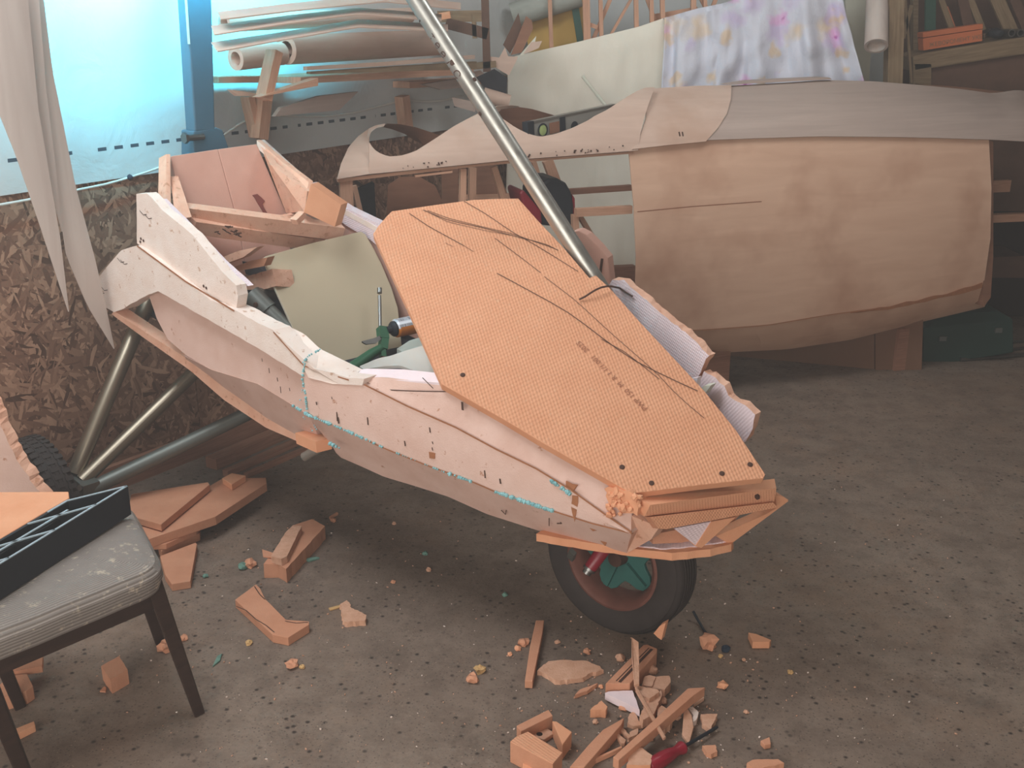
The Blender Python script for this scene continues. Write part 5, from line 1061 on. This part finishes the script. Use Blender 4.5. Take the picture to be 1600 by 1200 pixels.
chunk('tiny pale crumb below the pod, higher of two', 616, 818, .008, 'peach'); chunk('tiny pale crumb below the pod, lower and longer one', 670, 890, .009, 'peach'); chunk('tiny orange crumb on the floor left of the pale crumb', 614, 909, .008, 'scrap'); chunk('orange crumb with dark end right behind the thick block', 521, 813, .011, 'scrap')
scrap('foam_splinter', 'thin splinter standing out beyond the thick block', Q4((365, 662), (405, 638), (412, 644), (370, 666)), .01); scrap('foam_splinter', 'pale teal splinter lying right of the thick block', Q4((245, 872), (300, 862), (318, 866), (262, 882)), .008, 'teal_bit')
scrap('foam_flake', 'torn orange flake on the floor in front of the bent offcut, centre left', Q4((420, 1100), (455, 1080), (478, 1120), (552, 1155), (545, 1182), (440, 1190)), .018, 'peach', None, .003, .008)
scrap('foam_splinter', 'yellowish splinter lying left of the torn orange flake', Q4((362, 1118), (425, 1102), (430, 1110), (370, 1128)), .006, 'peanut')
chunk('yellow peanut-shaped bit in front of the bent offcut', 389, 1004, .011, 'peanut'); chunk('orange shredded crumb near the floor middle left', 456, 1038, .017, 'scrap', amp=.7); chunk('pale yellow crumb touching the shredded crumb', 472, 1042, .008, 'peanut')
scrap('foam_splinter', 'teal splinter on the floor between chair and floor middle', Q3((1062, 690), (1085, 640), (1110, 625), (1100, 660)), .006, 'teal_bit')
scrap('foam_strip', 'orange foam strip resting on the chair rail under the seat', [(0, 1001, .40), (76, 976, .40), (76, 986, .385), (0, 1016, .385)], .4, 'orange', .02)
scrap('foam_board', 'orange foam board on the floor under the chair, upper one', Q3((30, 722), (215, 636), (210, 690), (40, 716)), .05, 'scrap', .02); scrap('foam_block', 'orange foam block on the floor under the chair beside its far leg', Q3((-20, 800), (50, 735), (135, 728), (165, 790), (130, 815), (-20, 860)), .04, 'scrap'); scrap('foam_stick', 'orange foam stick on the floor between the two left chair legs', Q3((45, 1015), (170, 965), (176, 985), (62, 1042)), .02, 'orange')
# right-hand litter
scrap('foam_strip', 'long straight orange foam strip lying left of the pale torn piece', Q1((255, 40), (312, 40), (300, 130), (232, 462), (178, 460), (215, 215)), .024, 'scrap')
chunk('orange curl beside the upper half of the long straight strip', 818, 1004, .016, 'scrap'); chunk('bright orange crumb at the foot of the curl beside the strip', 809, 1013, .010, 'orange')
scrap('foam_flake', 'large pale ragged foam flake lying flat left of the stick pile', Q1((265, 390), (340, 325), (430, 315), (600, 320), (700, 358), (725, 385), (650, 400), (580, 438), (420, 460), (365, 440), (330, 415)), .014, 'peach', None, .003, .01)
chunk('orange crumbly lump at the left of the litter by the wheel', 738, 1060, .018, 'scrap', amp=.6); chunk('yellowish tip lying against the crumbly lump at the left', 750, 1046, .015, 'peanut', amp=.6)
for x, y, r, m, lab in ((797, 977 + 45, .007, 'orange', 'tiny orange crumb between strip and lump'), (917, 1018, .011, 'scrap', 'small round crumb in front of the wheel, left of centre'), (969, 1028, .014, 'peach', 'flat pale crumb left of the long grooved block'), (871, 1003, .008, 'peach', 'tiny pale crumb right of the long straight strip'), (939, 1073, .007, 'orange', 'tiny crumb beside the end of the grooved block'), (1126, 1025, .007, 'peanut', 'tiny yellow crumb below the blue cap'), (1162, 1056 - 25, .006, 'peach', 'tiny crumb right of the blue cap'), (1235, 1050, .008, 'peanut', 'lone tiny crumb on the bare floor at the right'), (1166, 1112, .007, 'peach', 'tiny crumb right of the flake by the screwdriver'), (975, 1105, .013, 'scrap', 'small crumb under the white-faced triangle'), (1019, 1046, .016, 'peach', 'cup-shaped crumb right of the grooved block'), (1035, 1095, .013, 'peach', 'crumb right of the peach slabs'), (930, 1106 + 22, .008, 'peach', 'tiny crumb left of the stick pile'), (1057, 1120, .012, 'peach', 'crumb between the long stick and the pale sliver')): chunk(lab, x, y, r, m)
mb = MB(); P = Q1((1156, 58), (1115, 80), (1072, 132), (1100, 160), (1126, 178)); yw = 2.605; mb.slab([AY(x, y, yw) for x, y in P], V((.01, .012, .004))); single('foam_disc', 'half-round thin orange foam piece leaning on the nose tyre', 'foam scrap', mb, M['orange'])
chunk('upright orange curl on the floor right of the nose wheel', 1107, 1004, .024, 'scrap', flat=1.1, amp=.6); chunk('blue crumpled cap on the floor right of the nose wheel', 1134, 1014, .013, 'bluecap', 'plastic_cap', cat='cap')
scrap('foam_wedge', 'orange foam wedge lying alone right of the blue cap', Q5((1365, 256), (1400, 262), (1470, 290), (1462, 300), (1385, 300)), .022, 'orange'); 
scrap('foam_block', 'long grooved orange foam block under the upright splinter', Q1((738, 480), (1000, 212), (1030, 208), (1098, 238), (1095, 262), (908, 480)), .045, 'scrap')
mb = MB(); ribbon(mb, [H(x, y, .0457) for x, y in Q1((835, 470), (1060, 240))], .008, Z_); ribbon(mb, [H(x, y, .0457) for x, y in Q1((812, 462), (1040, 232))], .003, Z_); bpy.data.objects[[k.name for k in bpy.data.objects if k.get('label', '').startswith('long grooved')][0]]; part('groove', [k for k in bpy.data.objects if k.get('label', '').startswith('long grooved')][0], mb, M['mark'])
scrap('foam_splinter', 'upright tapered foam splinter leaning over the grooved block', [(987, 995, .10), (998, 1003, .10), (999, 1040, .075), (999, 1068, .062), (991, 1070, .062), (987, 1023, .09)], .07, 'peach', .008)
scrap('foam_flake', 'white-faced foam triangle in front of the grooved block', Q1((735, 545), (760, 535), (925, 528), (975, 665), (900, 625)), .028, 'lilacs', .02, .001, .012)
scrap('foam_flake', 'orange flake lying across the end of the grooved block', Q1((940, 492), (1100, 520), (1112, 538), (1045, 583), (985, 560)), .042, 'peach', .012, .0015, .01)
scrap('foam_slab', 'ragged peach slab right of the grooved block', Q1((1090, 432), (1180, 425), (1190, 470), (1150, 522), (1058, 512)), .03, 'peach', .025, .002, .01); scrap('foam_slab', 'smaller peach slab between grooved block and ragged slab', Q1((1012, 430), (1045, 420), (1086, 432), (1060, 500), (990, 492)), .034, 'peach', .03, .001, .01)
scrap('foam_slab', 'tall peach slab below the ragged slab, crossing the thin lath', Q1((1020, 592), (1110, 542), (1122, 522), (1130, 560), (1075, 690), (1000, 732), (975, 722)), .03, 'peach', .026, .002, .01)
scrap('thin_lath', 'thin dark-edged lath crossing under the long stick', Q1((945, 520), (965, 510), (1158, 848), (1138, 858)), .05, 'pine', .008, cat='lath')
scrap('foam_stick', 'longest pale orange stick lying diagonally across the litter', Q1((790, 990), (1060, 745), (1130, 680), (1310, 512), (1430, 505), (1352, 560), (830, 1012)), .052, 'scrap', .028)
scrap('foam_stick', 'pale stick with pointed end lying left of the longest stick', Q1((490, 1058), (620, 905), (720, 800), (868, 716), (850, 762), (590, 1062)), .03, 'scrap'); scrap('foam_stick', 'very thin stick running between the two long sticks', Q1((600, 1022), (850, 910), (856, 922), (610, 1034)), .014, 'scrap', cat='foam scrap')
scrap('foam_crust', 'orange crust piece under the middle of the longest stick', Q1((1100, 650), (1130, 632), (1165, 655), (1205, 738), (1150, 785), (1100, 760)), .022, 'peach', None, .002, .01)
for P, lab, m in ((((830, 785), (850, 775), (915, 850), (900, 858)), 'thin flake left of the longest stick, upper', 'peach'), (((905, 818), (965, 790), (960, 830), (915, 850)), 'flake right of the thin flake', 'peach'), (((890, 755), (905, 690), (935, 665), (985, 770), (930, 775)), 'upright-looking torn flake above the thin flakes', 'peach'), (((800, 805), (880, 870), (870, 895), (845, 890)), 'narrow pale sliver beside the pointed stick', 'peach'), (((1010, 830), (1060, 820), (1070, 850), (1000, 865)), 'curled flake under the lower half of the longest stick', 'peach')): scrap('foam_flake', lab, Q1(*P), .012, m, None, .0015, .008)
scrap('foam_sliver', 'long pale sliver standing out right of the longest stick', Q1((1285, 612), (1338, 700), (1350, 782), (1318, 900), (1270, 830)), .022, 'peach', .01); scrap('foam_curl', 'white-edged curl touching the long pale sliver', Q1((1310, 645), (1345, 640), (1385, 680), (1370, 730), (1335, 755), (1350, 700)), .016, 'pale', None, .001, .008)
scrap('foam_flake', 'torn flake right of the white-edged curl', Q1((1400, 692), (1515, 690), (1490, 752), (1465, 802), (1440, 770), (1410, 758)), .015, 'peach', None, .002, .008); scrap('foam_flake', 'pale flake at the upper end of the longest stick', Q1((1350, 625), (1365, 570), (1415, 558), (1425, 575)), .012, 'peach')
chunk('orange crumb lying alone right of the longest stick tip', 1129, 1071, .014, 'orange', amp=.6)
scrap('foam_crust', 'orange crust piece right of the screwdriver handle', Q1((1410, 912), (1500, 905), (1515, 950), (1470, 972), (1440, 960)), .014, 'scrap', None, .002, .008)
scrap('foam_lump', 'round-topped orange lump left of the screwdriver handle', Q1((885, 1042), (900, 975), (940, 930), (990, 925), (1062, 978), (1050, 1045), (990, 1048)), .035, 'peach', None, .002, .012, me='orange')
scrap('foam_block', 'bar-shaped orange block lying behind the waffle block', Q1((120, 772), (342, 660), (372, 702), (150, 812)), .04, 'scrap'); scrap('foam_wedge', 'triangular orange wedge right of the waffle block', Q1((368, 740), (398, 742), (505, 815), (440, 905)), .045, 'orange')
scrap('foam_block', 'chunky waffle-faced orange block at the bottom edge', Q1((75, 882), (120, 845), (200, 812), (440, 958), (372, 1038)), .06, 'orange_w', None, 0, 0, me='scrap')
o = scrap('foam_flake', 'flat flake with a dark hole between the three orange blocks', Q1((215, 800), (335, 790), (385, 822), (312, 868), (250, 850)), .012, 'peach'); mb = MB(); mb.lathe(H(843, 1147, .0122), Z_, [(0, .0008), (.008, 0)], 0, 10); part('hole', o, mb, M['hole'])
scrap('foam_stick', 'short orange stick poking out below the waffle block', Q1((168, 1012), (230, 1012), (232, 1075), (160, 1075)), .018, 'orange')
scrap('foam_wedge', 'orange crumb wedge left of the white-faced triangle', Q1((632, 662), (710, 598), (752, 640), (740, 664)), .024, 'orange', None, .0015, .01); scrap('foam_splinter', 'flat ragged splinter left of the grooved block', Q1((525, 560), (560, 522), (685, 476), (612, 530)), .012, 'scrap', None, .001, .01)
scrap('foam_wedge', 'small orange wedge alone at the lower right', Q5((1420, 748), (1462, 730), (1468, 762), (1440, 768)), .014, 'scrap'); scrap('foam_splinter', 'long orange splinter at the bottom edge, far right', Q5((1358, 850), (1385, 835), (1500, 832), (1528, 850), (1400, 880)), .018, 'scrap', None, .0015, .012)
# screwdriver
sd = thing('screwdriver', 'screwdriver with dark red handle and black shaft at the bottom edge', 'screwdriver', H(1060, 1170))
s0, s1, s2 = H(1121, 1136, .012), H(1068, 1167, .02), H(1000, 1206, .02); mb = MB(); mb.tube([s1, s0 + (s1 - s0) * .12, s0], [.0045, .0045, .003], 0, 10); part('shaft', sd, mb, M['black'])
dq = (s2 - s1).normalized(); mb = MB(); mb.lathe(s1, dq, [(0, -.002), (.013, -.002), (.0165, .004), (.015, .012), (.0125, .022), (.0125, .03), (.016, .045), (.0185, .07), (.018, .1), (.0135, .118), (0, .12)], 0, 10); part('handle', sd, mb, M['redh'], bev=.001)
# valve tube beside the wheel
mb = MB(); mb.tube(resample([H(1083, 955, .03), H(1090, 968, .012), H(1100, 985, .006), H(1112, 999, .005)], 14), .004, 0, 8); single('black_hose', 'thin black hose on the floor running from the nose tyre', 'hose', mb, M['black'])
# countless crumbs and dust chips
random.seed(77); mb = MB(); mb2 = MB()
for i in range(620):
    if i < 230: x, y = random.gauss(1000, 110), random.gauss(1100, 60)
    else: x, y = random.uniform(150, 1500), random.uniform(760, 1195)
    p = H(x, y, 0)
    if y > 1225 or y < 700 or (p - WP).dot(WN) < .12: continue
    r = random.uniform(.0012, .0036); a = random.random() * 6.3; e1 = V((math.cos(a), math.sin(a), .1)) * r; e2 = V((-math.sin(a), math.cos(a), .2)) * r * random.uniform(.3, .9)
    (mb if i % 3 else mb2).slab([p + Z_ * (r + .0006) + e1, p + Z_ * (r + .0006) + e2, p + Z_ * (r + .0006) - e1, p + Z_ * (r + .0006) - e2], -Z_ * r * .9)
single('foam_dust', 'countless tiny orange foam crumbs strewn over the concrete floor', 'crumbs', mb, M['peach'], kind='stuff'); single('sawdust_chips', 'countless tiny pale chips strewn over the concrete floor', 'chips', mb2, M['pale'], kind='stuff')
bpy.context.view_layer.update()
# ------------------------------------------------------------------ haze volume added to imitate lens veil
hz = bpy.data.materials.new('veil_volume'); hz.use_nodes = True; nt = hz.node_tree; nt.nodes.remove(nt.nodes['Principled BSDF'])
vsn = nt.nodes.new('ShaderNodeVolumeScatter'); vsn.inputs['Color'].default_value = (1, .97, .95, 1); vsn.inputs['Density'].default_value = .035; vsn.inputs['Anisotropy'].default_value = .35
nt.links.new(vsn.outputs[0], nt.nodes['Material Output'].inputs['Volume'])
mb = MB(); mb.slab([V((-7.2, -2.6, -.2)), V((4, -2.6, -.2)), V((4, 6.9, -.2)), V((-7.2, 6.9, -.2))], V((0, 0, 3.9)))
single('veil_haze', 'thin added haze imitating lens veil over the whole workshop', 'haze', mb, hz, None, 'stuff')
# ------------------------------------------------------------------ repeats share a group
GR = {'veneer_roll': 'rolled veneers on the wall rack', 'veneer_sheet': 'curved veneers over the wall rack', 'plank': 'planks and offcuts on the wall rack', 'veneer_strip': 'veneer strips hanging at the left',
      'wood_offcut': 'offcuts around the corner shelf', 'leaning_batten': 'battens leaning above the bench', 'pipe_piece': 'pipe ends on the bench', 'stake': 'stakes by the wooden post', 'metal_pipe': 'pipes on the floor by the toolbox', 'timber_batten': 'timbers on the floor by the wall'}
for o in list(COL.objects):
    if o.parent or not o.get('category') or o.get('kind'): continue
    b = o.name.split('.')[0]
    if b in GR: o['group'] = GR[b]
    elif o['category'] == 'foam crumb': o['group'] = 'foam crumbs on the floor'
    elif o['category'] == 'foam scrap': o['group'] = 'foam scraps littering the floor'
bpy.context.view_layer.update()
